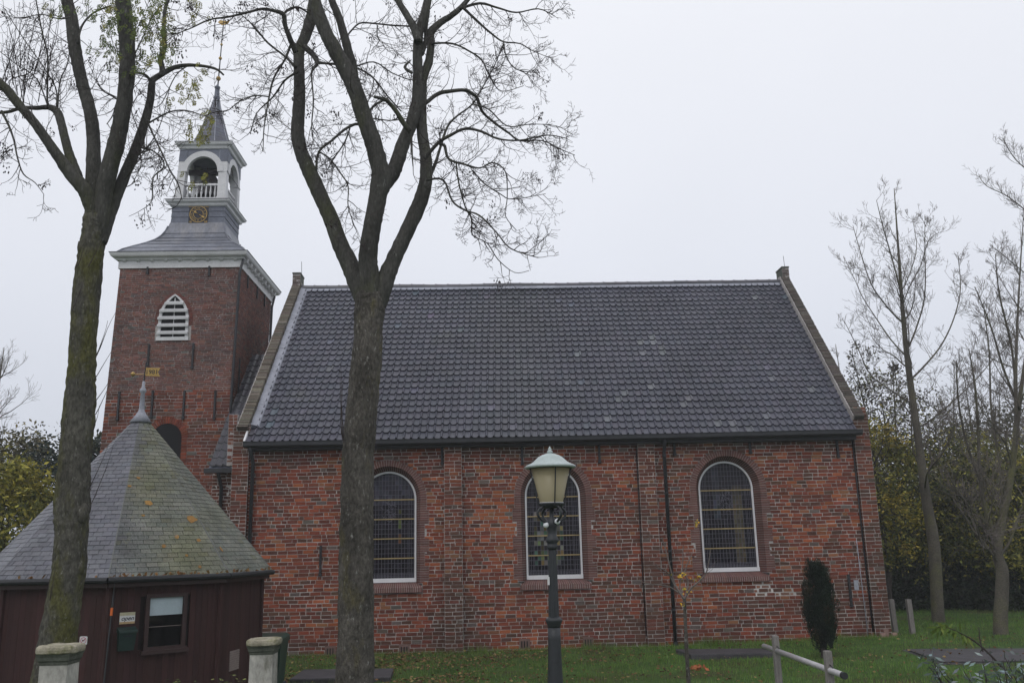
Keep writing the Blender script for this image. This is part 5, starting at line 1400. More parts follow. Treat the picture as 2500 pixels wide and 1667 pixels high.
subs2 = [
 ([(1030, 550, 22), (1015, 535, 20), (985, 510, 18), (925, 500, 16), (880, 510, 12)], -.2),
 ([(1020, 840, 14), (1150, 770, 11), (1250, 755, 10), (1330, 772, 8), (1440, 810, 5)], -.4),
 ([(1000, 815, 14), (1060, 950, 12), (1110, 1050, 11), (1160, 1160, 10), (1220, 1265, 9), (1245, 1370, 5)], -.5),
 ([(960, 1010, 14), (1040, 1030, 11), (1110, 1090, 10), (1115, 1150, 10), (1045, 1220, 9), (1040, 1370, 6), (960, 1440, 4), (880, 1480, 3)], -.3),
 ([(920, 1090, 10), (1000, 1010, 9), (1060, 930, 7), (1120, 780, 6), (1160, 600, 5)], .4),
 ([(10, 760, 18), (60, 860, 15), (95, 960, 13), (120, 1080, 11), (160, 1190, 9), (240, 1250, 6), (300, 1330, 4)], -.5),
 ([(90, 1020, 8), (30, 1040, 7), (-40, 1060, 5)], 0),
 ([(385, 750, 15), (325, 700, 14), (327, 400, 13), (290, 230, 11), (245, 0, 9), (230, -80, 6)], .2),
 ([(395, 740, 12), (410, 560, 10), (460, 440, 8), (480, 300, 6)], .1),
 ([(385, 735, 11), (380, 600, 9), (270, 420, 7), (150, 250, 6), (30, 60, 5)], .4),
 ([(330, 735, 10), (250, 540, 8), (110, 440, 6), (-30, 330, 5)], .3),
 ([(140, 730, 9), (60, 560, 7), (200, 500, 7), (240, 400, 5), (230, 330, 4)], .3),
 ([(530, 300, 18), (560, 180, 14), (640, 90, 12), (760, 40, 10)], .4),
 ([(480, 120, 12), (400, 130, 9), (280, 100, 7), (160, 130, 5)], -.4),
 ([(800, 680, 12), (770, 660, 12), (700, 620, 9), (670, 570, 7)], -.3),
 ([(790, 720, 10), (770, 790, 8), (730, 850, 6)], -.2),
 ([(900, 420, 10), (980, 250, 9), (1040, 120, 8), (1120, 30, 6), (1220, 10, 4)], .5),
 ([(960, 930, 8), (930, 850, 7), (900, 760, 6), (890, 600, 4)], -.3),
 ([(850, 1230, 8), (960, 1080, 8), (1050, 970, 6), (1130, 985, 5)], -.6),
 ([(840, 1280, 8), (900, 1260, 6), (960, 1150, 5), (1020, 1080, 4)], .3),
 ([(1290, 447, 10), (1200, 520, 8), (1110, 700, 7), (1050, 740, 6)], .1),
]
for lst, dy in subs2:
    m = MB(); p = limb(m, Z1(*lst), TY2 + (.2 if dy > 0 else -.15), dy, n=6, wob=.12, sub=4); m.build('branch', M['bark_upper'], t2, smooth=True)
    sprout(m2, p, r6, 8.0, .52, lvl=2, up=.15, rad=.007, start=.10, tips=tips2, down=.3, kids=(2, 4))
for k in ('A', 'B', 'C', 'D', 'D3', 'A2'):
    h = mains2[k]; h = h[len(h) * 45 // 100:]
    sprout(m2, h, r6, 3.4, .8, lvl=2, up=.2, rad=.008, start=.02, tips=tips2, kids=(2, 4))
for x in range(26):                                      # long upright shoots at the far left
    p = at(r6.uniform(0, 130), r6.uniform(150, 262), TY2 + r6.uniform(-.3, .6)); twig(m2, p, Vector((r6.uniform(-.25, .35), 0, 1)).normalized(), r6.uniform(.6, 1.6), .008, 1, r6, up=.08, seg=7, wander=.08, kids=(1, 4), tips=tips2)
m2.build('crown', M['twig'], t2)
m = MB(); clusters(m, tips2, r6, .022); m.build('seed_clusters', M['leaf'], t2, kind='stuff')
m = MB()
for a_, b_ in (((236, 868), (262, 757)), ((234, 870), (253, 780)), ((228, 930), (262, 840)), ((229, 985), (262, 920)), ((233, 1012), (258, 925)), ((224, 1055), (243, 990)), ((218, 1240), (258, 1080)), ((214, 1200), (240, 1075)), ((185, 655), (187, 592)), ((190, 650), (196, 600)), ((176, 760), (180, 680)), ((216, 650), (240, 565)), ((122, 1465), (118, 1380)), ((113, 1455), (113, 1400))):
    m = MB(); p, q = at(*a_, TY2 - .2), at(*b_, TY2 - .3); twig(m, p, ((q - p).normalized() + Vector((.25, 0, 0))).normalized(), (q - p).length, .007, 0, r6, up=.10, wander=.06)
    m.build('shoot', M['twig'], t2)
# its last green leaves: feathery, hanging
def compound(m, p, d, r, L, colr):
    d = d.normalized(); side = d.cross(Vector((0, 1, .2))).normalized()
    for k in range(5):
        q = p + d * (L * (k + .5) / 5)
        for sg in (-1, 1):
            v = (side * sg * .8 + d * .55 + Vector((0, r.uniform(-.4, .4), r.uniform(-.25, .1)))).normalized() * L * .38
            b = v.cross(Vector((r.uniform(-.4, .4), 1, r.uniform(-.4, .4)))).normalized() * L * .085
            m.poly([q, q + v * .45 + b, q + v, q + v * .45 - b], jit(colr, .3, r))
    m.poly([p + d * L * .95, p + d * L + side * L * .08, p + d * L * 1.3, p + d * L - side * L * .08], jit(colr, .3, r))
m = MB()
for zx, zy, n, sp_ in ((850, 150, 34, 60), (870, 60, 16, 60), (870, 470, 16, 45), (980, 260, 26, 60), (960, 120, 22, 60), (1130, 320, 22, 45), (1060, 100, 18, 55), (1150, 180, 14, 50), (700, 265, 8, 35), (770, 330, 12, 40), (730, 180, 9, 40), (650, 60, 10, 50), (1320, 520, 10, 45), (1350, 640, 8, 45), (1210, 660, 6, 35), (1280, 600, 4, 35), (1310, 830, 6, 35), (1410, 785, 6, 28), (1390, 900, 10, 32), (1310, 1195, 3, 22), (1390, 1205, 3, 22), (400, 55, 9, 35), (1340, 15, 10, 40), (800, 20, 14, 60), (1010, 390, 10, 40), (1050, 20, 12, 60)):
    for _ in range(n):
        p = at((zx + r6.gauss(0, sp_)) / 2.8, (zy + r6.gauss(0, sp_)) / 2.8, TY2 + r6.uniform(-.7, .5))
        c = (.105, .13, .034) if zx < 1180 and r6.random() < .7 else (.19, .185, .045)
        if zx < 1000 and r6.random() < .5: c = (.075, .10, .03)
        compound(m, p, Vector((r6.uniform(-.6, .6), r6.uniform(-.5, .5), -1)), r6, r6.uniform(.08, .145), c)
m.build('leaves', M['leaf'], t2)

TMIN = .0042
# ---- bare trees in the background: trunk by hand, limbs and twigs grown
def wild_tree(name, label, base, top, wid, seed, n1, spread, cat='tree', group='bare trees of the background', first=.3, upf=.14, ksub=(5, 9), bark='far_bark', tw='far_twig', l1=.42, lean=(0, 0), mid=None, leaves=None, leaders=(), taper=.93):
    r = random.Random(seed); tp = 1.0 if taper > .9 else taper
    t = thing(name, (base.x, base.y, 0), label, cat, group)
    m = MB(); H = (top - base).length
    pts = [(base + Vector((0, 0, -.3)), wid * .62), (base + Vector((0, 0, .3)), wid * .5)]
    chain = [base] + (mid or []) + [top]
    pts += [(q, wid * .5 * (1 - (i + 1) / (len(mid or []) + 1)) ** tp + .012) for i, q in enumerate((mid or []) + [top])]
    s = smooth_path(pts, 6); m.tube([p for p, _ in s], [q for _, q in s], 10, wob=.06); m.build('trunk', M[bark], t, smooth=True)
    b = MB(); c = MB(); tips = []
    zs = s
    for k in range(n1):
        f = first + (1 - first) * (k + r.random()) / n1
        i = min(len(zs) - 2, int(f * (len(zs) - 1))); p, rr = zs[i]
        a = r.uniform(0, 2 * PI); el = r.uniform(.55, 1.0) if f < .8 else r.uniform(.9, 1.3)
        d = Vector((math.cos(a) * math.cos(el), math.sin(a) * math.cos(el) * .8, math.sin(el)))
        L = H * l1 * (1.15 - f) * r.uniform(.7, 1.15) * spread
        path = [(p, min(rr * .6, .010 + L * .0085))]; q = p.copy(); ns = 8
        for j in range(ns):
            d = d + rdir(r, .16); d.z += upf * (.2 + j / ns); d.normalize(); q = q + d * (L / ns); path.append((q.copy(), max(.005, path[0][1] * (1 - .85 * (j + 1) / ns))))
        b = MB(); b.tube([x for x, _ in path], [x for _, x in path], 5, cap=False); b.build('limb', M[bark], t, smooth=True)
        for j in range(r.randint(*ksub) + 1):
            i2 = r.randint(1, ns - 1); q0 = path[i2][0]; dv = (path[i2 + 1][0] - path[i2][0]).normalized(); ax = rdir(r); ax -= dv * ax.dot(dv)
            if ax.length < .01: continue
            nd = dv * .78 + ax.normalized() * .62
            twig(c, q0, nd.normalized(), L * r.uniform(.22, .42), path[i2][1] * .5, 2 if L > 2.2 else 1, r, up=.14, seg=5, wander=.12, kids=(2, 5), tips=tips, flatten=.8, ang=(.45, .9))
    for lst in leaders:
        b = MB(); p = limb(b, [(x_, y_, w_ * .62) for x_, y_, w_ in lst], base.y, r.uniform(-1.2, 1.2), n=6, wob=.10, sub=5); b.build('limb', M[bark], t, smooth=True)
        sprout(c, p, r, 7.0, .9, lvl=2, up=.34, rad=.009, start=.08, tips=tips, kids=(3, 5), wander=.09)
    c.build('crown', M[tw], t)
    if leaves:
        P = np.array([p for p, _ in tips for _ in range(leaves[0])]); P = P + NP.normal(0, .12, P.shape)
        C = np.array([leaves[1][r.randrange(len(leaves[1]))] for _ in range(len(P))]) * NP.uniform(.6, 1.3, (len(P), 1))
        np_obj('leaves', *leaf_arrays(P, .075, C), M['leaf'], t)
    return t
b0 = atz(2293, 1524, .05)
Z9 = lambda *pts: [(1850 + x / 1.96, 300 + y / 1.96, w_ / 1.96) for x, y, w_ in pts]
wild_tree('poplar_tree', 'tall slender bare tree rising right of the church gable', b0, at(2183, 460, b0.y), .38, 71, 14, .8, first=.40, mid=[at(2280, 1331, b0.y), at(2261, 1215, b0.y), at(2243, 1080, b0.y), at(2218, 900, b0.y), at(2204, 760, b0.y), at(2194, 620, b0.y)], upf=.20, l1=.34,
  leaders=[Z9((700, 960, 16), (655, 920, 14), (595, 850, 12), (540, 765, 10), (492, 620, 8), (455, 490, 4)), Z9((697, 890, 15), (672, 760, 13), (640, 640, 11), (600, 500, 9), (568, 370, 4)),
   Z9((718, 1080, 16), (752, 1000, 13), (792, 870, 12), (802, 760, 10), (800, 600, 8), (800, 440, 4)), Z9((712, 1120, 14), (640, 1040, 11), (570, 940, 9), (500, 830, 7), (460, 740, 4), (410, 640, 3)),
   Z9((735, 1225, 17), (800, 1160, 14), (880, 1060, 12), (940, 930, 10), (970, 790, 8), (958, 640, 4)), Z9((730, 1340, 14), (640, 1280, 11), (540, 1205, 10), (480, 1080, 8), (415, 950, 4)),
   Z9((700, 1000, 11), (690, 900, 10), (720, 800, 9), (780, 680, 7), (820, 560, 5), (880, 520, 3)), Z9((690, 800, 10), (720, 740, 8), (760, 600, 6), (740, 460, 3)), Z9((745, 1470, 14), (830, 1420, 12), (960, 1310, 10), (1060, 1210, 8), (1150, 1100, 4)),
   Z9((740, 1290, 11), (800, 1330, 9), (880, 1380, 8), (950, 1310, 6), (1030, 1290, 3))])
b1 = atz(2447, 1556, .05)
wild_tree('poplar_tree', 'bare tree at the right edge forking low over the lawn', b1, at(2560, 560, b1.y + .6), .36, 72, 16, .9, first=.36, mid=[at(2447, 1400, b1.y), at(2436, 1330, b1.y), at(2470, 1150, b1.y), at(2500, 900, b1.y + .3)], upf=.16,
  leaders=[[(2436, 1335, 22), (2405, 1240, 17), (2392, 1150, 15), (2388, 1050, 12), (2380, 940, 9), (2365, 850, 4)], [(2395, 1180, 13), (2360, 1080, 10), (2340, 980, 8), (2335, 880, 4)], [(2450, 1250, 14), (2440, 1130, 11), (2420, 1000, 9), (2415, 860, 6), (2400, 740, 3)], [(2470, 1150, 15), (2480, 1000, 12), (2470, 850, 9), (2440, 720, 7), (2430, 620, 3)], [(2490, 1000, 12), (2450, 900, 9), (2420, 800, 7), (2380, 700, 3)]])
b1b = at(2434, 1345, b1.y)
b2 = at(2400, 1535, 11); b2.z = 0
wild_tree('wild_tree', 'bare many-stemmed tree between the two taller right trees', b2, at(2352, 905, 11), .20, 73, 22, .8, first=.5, mid=[at(2420, 1330, 11), at(2385, 1130, 11)], upf=.14)
b3 = at(2480, 1540, 15); b3.z = 0
wild_tree('wild_tree', 'broad bare tree behind the right edge of the wood', b3, at(2500, 500, 15), .34, 74, 30, .9, first=.45, mid=[at(2490, 1250, 15), at(2480, 900, 15)], upf=.12)
b4 = at(2180, 1545, 9); b4.z = 0
wild_tree('wild_tree', 'thin dark tree close behind the church corner', b4, at(2080, 860, 9), .17, 75, 22, .9, first=.35, mid=[at(2170, 1300, 9), at(2130, 1080, 9)], upf=.12, leaves=(2, [(.05, .045, .045), (.035, .03, .03), (.08, .07, .03)]))
b5 = at(2215, 1545, 10); b5.z = 0
wild_tree('wild_tree', 'thin dark tree beside the slender one near stakes', b5, at(2180, 900, 10), .17, 76, 20, .9, first=.35, mid=[at(2205, 1300, 10), at(2190, 1100, 10)], upf=.12, leaves=(2, [(.05, .045, .045), (.035, .03, .03), (.08, .07, .03)]))
b6 = at(2560, 1540, 8); b6.z = 0
wild_tree('wild_tree', 'tree outside the right edge whose twigs reach in', b6, at(2690, 250, 8), .40, 77, 22, .9, first=.45, upf=.06,
  leaders=[[(2620, 640, 7), (2520, 530, 5), (2460, 480, 4), (2410, 455, 3), (2390, 430, 2)], [(2620, 500, 6), (2540, 440, 5), (2480, 390, 4), (2450, 340, 2)], [(2620, 760, 7), (2530, 690, 5), (2470, 640, 4), (2420, 600, 2)], [(2620, 900, 7), (2540, 800, 5), (2480, 740, 4), (2430, 660, 2)]])
for px, py, Y_, w_, tx_, ty_, sd, lab in ((2335, 1540, 14, .16, 2290, 980, 171, 'thin leafless tree just right of the slender trunk'), (2420, 1540, 17, .20, 2440, 930, 172, 'leafless tree in the depth of the wood, left of the edge'), (2120, 1500, 14, .18, 2040, 840, 173, 'leafless tree half hidden by the church gable'), (2300, 1540, 20, .22, 2330, 880, 174, 'leafless tree deep in the wood above the olive leaves')):
    q = at(px, py, Y_); q.z = 0
    wild_tree('wild_tree', lab, q, at(tx_, ty_, Y_), w_, sd, 20, .85, first=.42, upf=.14, mid=[at(lerp(px, tx_, .45) + 8, lerp(py, ty_, .45), Y_)])
b7 = at(-60, 1300, 12); b7.z = 0
wild_tree('wild_tree', 'bare spreading tree at far left behind the hut', b7, at(10, 850, 12), .34, 78, 40, 1.2, first=.45, upf=.10, l1=.55)

TMIN = .003
# ---- leafy trees and shrubs of the background
def bush(name, label, cat, c, rx, ry, rz, n, clumps, cols, size, seed, group=None, trunk=.1, flat=.2, stem=True, core=None):
    r = np.random.default_rng(seed)
    t = thing(name, (c[0], c[1], 0), label, cat, group)
    u = r.normal(size=(clumps, 3)); u /= np.linalg.norm(u, axis=1, keepdims=True); u *= r.uniform(.35, 1.0, (clumps, 1)) ** .6
    K = np.array(c) + u * np.array([rx, ry, rz])
    K[:, 2] = np.maximum(K[:, 2], .15)
    idx = r.integers(0, clumps, n); s = r.uniform(.12, .30, clumps)[idx][:, None] * np.array([rx, ry, rz]).mean()
    P = K[idx] + r.normal(size=(n, 3)) * s * np.array([1, 1, .6]); P[:, 2] = np.maximum(P[:, 2], .03)
    base = np.array(cols); ci = r.integers(0, len(cols), clumps)[idx]; alt = r.integers(0, len(cols), n)
    C = np.where(r.random((n, 1)) < .7, base[ci], base[alt]) * r.uniform(.6, 1.35, (n, 1))
    np_obj('crown', *leaf_arrays(P, size, C, flat), M['leaf'], t)
    if stem:
        m = MB(); rr = random.Random(seed)
        b = Vector((c[0], c[1], -.1)); top = Vector((c[0], c[1], c[2] + rz * .5))
        m.tube([b, b.lerp(top, .4) + Vector((.1, 0, 0)), top], [trunk, trunk * .7, trunk * .2], 8)
        for _ in range(14):
            q = b.lerp(top, rr.uniform(.4, .95)); d = Vector((rr.uniform(-.7, .7), rr.uniform(-.7, .7), rr.uniform(.4, 1))).normalized()
            twig(m, q, d, rr.uniform(.3, .7) * max(rx, rz) * .8, trunk * .3, 1, rr, up=.05, kids=(2, 4))
        m.build('trunk', M['twig'], t)
    return t
OLIVE = [(.115, .125, .032), (.085, .098, .030), (.155, .145, .034), (.062, .075, .028), (.05, .05, .03)]
YELL = [(.33, .28, .045), (.25, .235, .05), (.38, .29, .05), (.15, .15, .04)]
DARKG = [(.012, .020, .013), (.018, .027, .015), (.009, .014, .010), (.027, .034, .017)]
PURP = [(.07, .055, .056), (.09, .07, .062), (.05, .043, .045)]
G2 = 'leafy trees of the wood'
spots = [
 ('hazel_tree', 'yellow-leaved young tree touching the church corner', 2140, 1190, 7.5, 1.5, 1.4, 2.6, 9000, 90, YELL + YELL + OLIVE, .085, 81),
 ('hazel_tree', 'purplish thinning tree behind the church corner', 2160, 1040, 12, 2.3, 2.0, 2.2, 7000, 110, PURP + OLIVE[:3], .075, 82),
 ('hazel_tree', 'olive tree left of the slender trunk in the wood', 2230, 1250, 13, 2.6, 2.0, 3.0, 11000, 120, OLIVE, .09, 83),
 ('hazel_tree', 'olive tree right of the slender trunk in the wood', 2340, 1210, 12, 2.6, 2.0, 2.8, 11000, 110, OLIVE + YELL[:2], .09, 84),
 ('hazel_tree', 'yellowing tree at the right edge of the wood', 2465, 1230, 11, 2.4, 2.0, 2.8, 11000, 100, OLIVE + YELL, .09, 85),
 ('hazel_tree', 'grey-green hazy tree far back in the wood', 2430, 1110, 22, 4.0, 2.5, 2.6, 6000, 120, [(.085, .085, .06), (.07, .075, .05), (.10, .09, .06)], .12, 86),
 ('hazel_tree', 'loose olive young tree just right of the slender trunk base', 2330, 1290, 8.5, 1.7, 1.2, 2.3, 8500, 80, OLIVE + YELL[:1], .085, 181),
 ('hazel_tree', 'loose yellow-green young tree left of the forked trunk', 2395, 1240, 7.5, 1.6, 1.2, 2.4, 8500, 80, OLIVE + YELL[1:2], .085, 182),
 ('hazel_tree', 'loose olive young tree beside the forked trunk at the edge', 2485, 1260, 7.0, 1.6, 1.2, 2.4, 8500, 80, OLIVE + YELL[:2], .085, 183),
 ('holly_bush', 'low dark bush in front of the wood, left of the slender trunk', 2215, 1465, 9.0, 1.5, 1.1, 1.0, 6500, 70, DARKG, .085, 191),
 ('holly_bush', 'low dark bush in front of the wood, right of the slender trunk', 2345, 1460, 8.5, 1.6, 1.1, 1.15, 6500, 70, DARKG, .085, 192),
 ('holly_bush', 'low dark bush in front of the wood by the forked trunk', 2465, 1460, 7.5, 1.6, 1.1, 1.2, 6500, 70, DARKG, .085, 193),
 ('holly_bush', 'dark evergreen bush under the slender tree', 2260, 1430, 12.0, 2.2, 1.6, 1.7, 9500, 90, DARKG, .10, 87),
 ('holly_bush', 'dark evergreen bush low at right behind trunks', 2370, 1420, 11.5, 2.3, 1.6, 1.8, 9500, 90, DARKG, .10, 88),
 ('holly_bush', 'dark evergreen bush at the far right edge', 2490, 1420, 10.5, 2.3, 1.6, 1.9, 9500, 90, DARKG, .10, 89),
 ('holly_bush', 'dark evergreen bush hidden beside the church corner', 2175, 1420, 11.0, 1.9, 1.5, 1.9, 5500, 80, DARKG, .10, 90),
]
for nm, lab, px, py, Y, rx, ry, rz, n, cl, cols_, sz, sd in spots:
    c = at(px, py, Y); bush(nm, lab, 'tree' if 'tree' in nm else 'bush', tuple(c), rx, ry, rz, n, cl, cols_, sz, sd, G2 if 'tree' in nm else 'evergreen bushes of the wood')
# the far wood, one dark mass
n = 60000; r_ = np.random.default_rng(95)
P = np.stack([r_.uniform(9, 48, n), r_.uniform(17, 27, n), r_.random(n) ** 1.3 * (3.4 + 1.5 * np.sin(np.arange(n) * .37))], 1)
P[:, 2] = r_.random(n) ** 1.2 * (3.6 + 1.3 * np.sin(P[:, 0] * .9) + .8 * np.sin(P[:, 0] * 2.3 + 1))
C = np.array(DARKG + OLIVE[3:])[r_.integers(0, 6, n)] * r_.uniform(.6, 1.3, (n, 1))
o = np_obj('far_wood', *leaf_arrays(P, .24, C), M['leaf'], None, 'stuff'); tag(o, 'dark undergrowth of the far wood behind the church', None)
for nm, lab, px, py, Y, rx, ry, rz, n, cl, cols_, sz, sd in (
 ('holly_tree', 'dark evergreen tree behind the hut at left', 165, 1200, 6, 1.9, 1.5, 1.6, 9500, 80, [(.034, .05, .042), (.045, .06, .05), (.026, .038, .034)], .085, 97),
 ('holly_tree', 'small dark shrub between left trunk and tower', 236, 1135, 7, .9, .8, 1.1, 2200, 50, [(.03, .04, .028), (.05, .055, .03)], .10, 98),
 ('maple_tree', 'yellow-green leafy tree at the far left edge', 5, 1265, 3, 1.5, 1.4, 1.9, 9000, 60, [(.24, .23, .04), (.30, .26, .045), (.17, .17, .04), (.11, .12, .035)], .09, 99),
 ('maple_tree', 'brown-green bushy tree behind the yellow one at left', 30, 1135, 7, 2.0, 1.6, 1.15, 4500, 60, [(.12, .115, .05), (.16, .135, .055), (.09, .08, .05)], .085, 100)):
    c = at(px, py, Y); bush(nm, lab, 'tree', tuple(c), rx, ry, rz, n, cl, cols_, sz, sd, 'leafy trees left of the tower')

# ---- columnar cypress
cb = atz(2012, 1602, .1)
cy = thing('columnar_cypress', (cb.x, cb.y, 0), 'slim dark green columnar conifer before the brick wall', 'conifer')
ct = at(1990, 1364, cb.y); H = ct.z - .1
r_ = np.random.default_rng(101)
def cyp_w(f): return np.interp(f, [0, .06, .15, .35, .55, .75, .9, 1], [.05, .11, .19, .265, .285, .24, .15, .03])
VV = []; CC = []
for k in range(150):                                     # upright sprays, each a spindle of needles
    f0 = r_.uniform(.02, .80); a = r_.uniform(0, 2 * PI); q = cyp_w(f0 + .1) * math.sqrt(r_.uniform(.25, 1.0))
    L = r_.uniform(.30, .75) * (1.1 - .5 * f0); p0 = np.array([lerp(cb.x, ct.x, f0) + q * math.cos(a), cb.y + q * math.sin(a), .10 + f0 * H])
    d = np.array([math.cos(a) * r_.uniform(-.05, .28), math.sin(a) * .2, 1.0]); d /= np.linalg.norm(d)
    if k < 16: p0 = np.array([lerp(cb.x, ct.x, .8) + r_.normal(-.03, .07), cb.y + r_.normal(0, .06), .1 + H * r_.uniform(.70, .80)]); L = H * r_.uniform(.10, .22); d = np.array([r_.normal(0, .06), 0, 1.0])
    elif k < 28: p0 = np.array([cb.x + r_.normal(.15, .05), cb.y + r_.normal(-.05, .06), .1 + H * r_.uniform(.60, .72)]); L = H * r_.uniform(.10, .17); d = np.array([r_.normal(.04, .05), 0, 1.0])
    L = min(L, (H * 1.02 + .1 - p0[2])); n = int(150 * max(L, .15) / .5)
    t = r_.random(n); w_ = .075 * np.sin(np.clip(t, .02, 1) ** .8 * PI * .93) + .012; b_ = r_.uniform(0, 2 * PI, n)
    P = p0 + d * (t * L)[:, None] + np.stack([np.cos(b_) * w_, np.sin(b_) * w_, np.zeros(n)], 1) * r_.uniform(.5, 1, (n, 1))
    nd = np.stack([np.cos(b_) * .55, np.sin(b_) * .55, np.ones(n)], 1) + r_.normal(0, .22, (n, 3)); nd /= np.linalg.norm(nd, axis=1, keepdims=True)
    s = np.cross(nd, r_.normal(size=(n, 3))); s /= np.linalg.norm(s, axis=1, keepdims=True) + 1e-9
    ln = r_.uniform(.03, .085, (n, 1)); VV.append(np.stack([P - s * .009, P + s * .009, P + nd * ln], 1).reshape(-1, 3))
    tone = r_.uniform(.35, .95); base = np.array([(.014, .028, .019), (.019, .035, .022), (.010, .019, .014), (.026, .042, .024)])[r_.integers(0, 4, n)]
    if r_.random() < .06: base = base * .4 + np.array([.06, .04, .02]) * .6
    CC.append(base * tone * r_.uniform(.7, 1.3, (n, 1)))
V = np.concatenate(VV); C = np.concatenate(CC)
np_obj('crown', V, np.arange(len(V)).reshape(-1, 3), C, M['leaf'], cy)
m = MB(); m.tube([(cb.x, cb.y, -.1), (cb.x, cb.y, .4), (lerp(cb.x, ct.x, .6), cb.y, H * .6)], [.07, .06, .03], 8); m.build('trunk', M['twig'], cy)
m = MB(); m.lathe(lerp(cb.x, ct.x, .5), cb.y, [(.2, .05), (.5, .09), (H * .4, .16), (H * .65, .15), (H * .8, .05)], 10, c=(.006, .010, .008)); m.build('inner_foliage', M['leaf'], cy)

# ---- sapling
sb = at(1682, 1667, -9.0)
sp_ = thing('sapling', (sb.x, sb.y, 0), 'thin young tree with a few yellow leaves below the right window', 'tree')
r7 = random.Random(111); YS = -9.0
m = MB(); m2 = MB(); tips3 = []
limb(m, [(1686, 1850, 13), (1684, 1760, 12), (1681, 1667, 11), (1677, 1600, 10), (1674, 1540, 9), (1671, 1460, 8)], YS, 0, n=8, wob=.12)
for lst, dy in (([(1671, 1462, 7), (1650, 1430, 5), (1640, 1400, 4), (1625, 1340, 3), (1616, 1310, 2)], .1), ([(1671, 1460, 6), (1688, 1435, 5), (1705, 1420, 4), (1725, 1395, 3), (1735, 1340, 2)], -.2), ([(1670, 1465, 6), (1660, 1430, 4), (1666, 1390, 3), (1668, 1330, 2)], .2),
                ([(1655, 1445, 4), (1630, 1430, 3), (1590, 1425, 3), (1560, 1418, 2)], -.1), ([(1640, 1405, 3), (1620, 1390, 3), (1605, 1385, 2)], 0), ([(1648, 1432, 3), (1635, 1405, 3), (1620, 1400, 2), (1600, 1375, 2)], .1), ([(1675, 1450, 5), (1680, 1420, 4), (1672, 1395, 3), (1690, 1350, 2)], .1)):
    p = limb(m2, Z0 if False else lst, YS, dy, n=5, wob=.1, sub=4)
    sprout(m2, p, r7, 5, .28, lvl=0, up=.18, rad=.0045, start=.3, tips=tips3)
m.build('trunk', M['bark'], sp_, smooth=True); m2.build('crown', M['far_twig'], sp_)
m = MB()
for px, py, n in ((1660, 1408, 10), (1667, 1402, 7), (1695, 1414, 5), (1705, 1405, 8), (1702, 1275, 4), (1696, 1286, 3), (1663, 1478, 6), (1675, 1445, 5), (1640, 1400, 2), (1673, 1437, 4)):
    for _ in range(n):
        c = at(px + r7.gauss(0, 4), py + r7.gauss(0, 3.5), YS + r7.uniform(-.1, .1)); a_ = rdir(r7).normalized() * .028; b_ = a_.orthogonal().normalized() * .018
        m.poly([c - a_, c + b_, c + a_, c - b_], jit((.50, .31, .03) if r7.random() < .7 else (.26, .25, .04), .25, r7))
m.build('leaves', M['leaf'], sp_)

# ---- butterfly bush in the right foreground
fb = at(2440, 1667, -15.5)
bb = thing('butterfly_bush', (fb.x, fb.y, 0), 'straggly grey-leaved bush in the bottom right corner', 'bush')
r8 = random.Random(121); m = MB(); lv = MB()
for _ in range(30):
    px, py = r8.uniform(2260, 2540), r8.uniform(1600, 1680); q = at(px, py, -15.5 + r8.uniform(-.5, .5)); b_ = Vector((fb.x + r8.uniform(-.3, .5), fb.y + r8.uniform(-.3, .3), 0))
    m.tube([b_, b_.lerp(q, .5) + Vector((r8.uniform(-.08, .08), 0, .08)), q], [.012, .008, .003], 4)
    for k in range(22):
        t = r8.uniform(.55, 1.05); c = b_.lerp(q, t) + rdir(r8, .035); a_ = rdir(r8).normalized() * r8.uniform(.03, .06); n_ = a_.orthogonal().normalized() * .013
        lv.poly([c - a_, c + n_, c + a_, c - n_], jit((.055, .075, .06) if r8.random() < .7 else (.20, .25, .25), .35, r8))
for lst in ([(2470, 1655, 6), (2420, 1600, 5), (2380, 1565, 4), (2345, 1545, 3), (2310, 1530, 2), (2290, 1530, 2)], [(2400, 1590, 4), (2392, 1560, 3), (2390, 1530, 2)]):
    p = limb(m, lst, -15.6, 0, n=5, wob=.05, sub=4)
    for k, (q, _) in enumerate(p):
        if lst[0][0] == 2470 and k > 9:
            for _ in range(3):
                d = Vector((r8.uniform(-1, .4), r8.uniform(-.5, .5), r8.uniform(-1.0, .5))).normalized() * r8.uniform(.06, .13); n_ = d.cross(Vector((0, 1, 0))).normalized() * .012
                lv.poly([q, q + d * .45 + n_, q + d, q + d * .45 - n_], jit((.12, .17, .035), .35, r8))
m.build('stems', M['twig'], bb); lv.build('leaves', M['leaf'], bb)

# ---- low plants at the foot of the hut
for px, py, n, lab, sd in ((452, 1660, 60, 'leafy green plant by the hut wall near the vent', 131), (560, 1650, 45, 'small leafy plant between the hut and pale pillar', 132), (415, 1668, 40, 'low green plant under the hut window', 133)):
    c = at(px, py, -10.35); t = thing('garden_plant', (c.x, c.y, 0), lab, 'plant', 'plants along the hut'); r = random.Random(sd); m = MB(); m2 = MB()
    for _ in range(n):
        b_ = Vector((c.x + r.gauss(0, .16), c.y + r.gauss(0, .12), 0)); H_ = r.uniform(.45, 1.0) * (c.z + .05); q = b_ + Vector((r.gauss(0, .08), r.gauss(0, .08), H_))
        m2.tube([b_, q], [.005, .003], 3)
        for k in range(5):
            a = r.uniform(0, 2 * PI); d = Vector((math.cos(a), math.sin(a), r.uniform(-.3, .4))) * r.uniform(.04, .085); n_ = Vector((-d.y, d.x, 0)) * .42; p0 = b_.lerp(q, r.uniform(.6, 1))
            m.poly([p0, p0 + d * .5 + n_, p0 + d, p0 + d * .5 - n_], jit((.085, .13, .03) if r.random() < .6 else (.16, .17, .05), .35, r))
    m2.build('stems', M['leaf'] if False else M['twig'], t); m.build('leaves', M['leaf'], t)

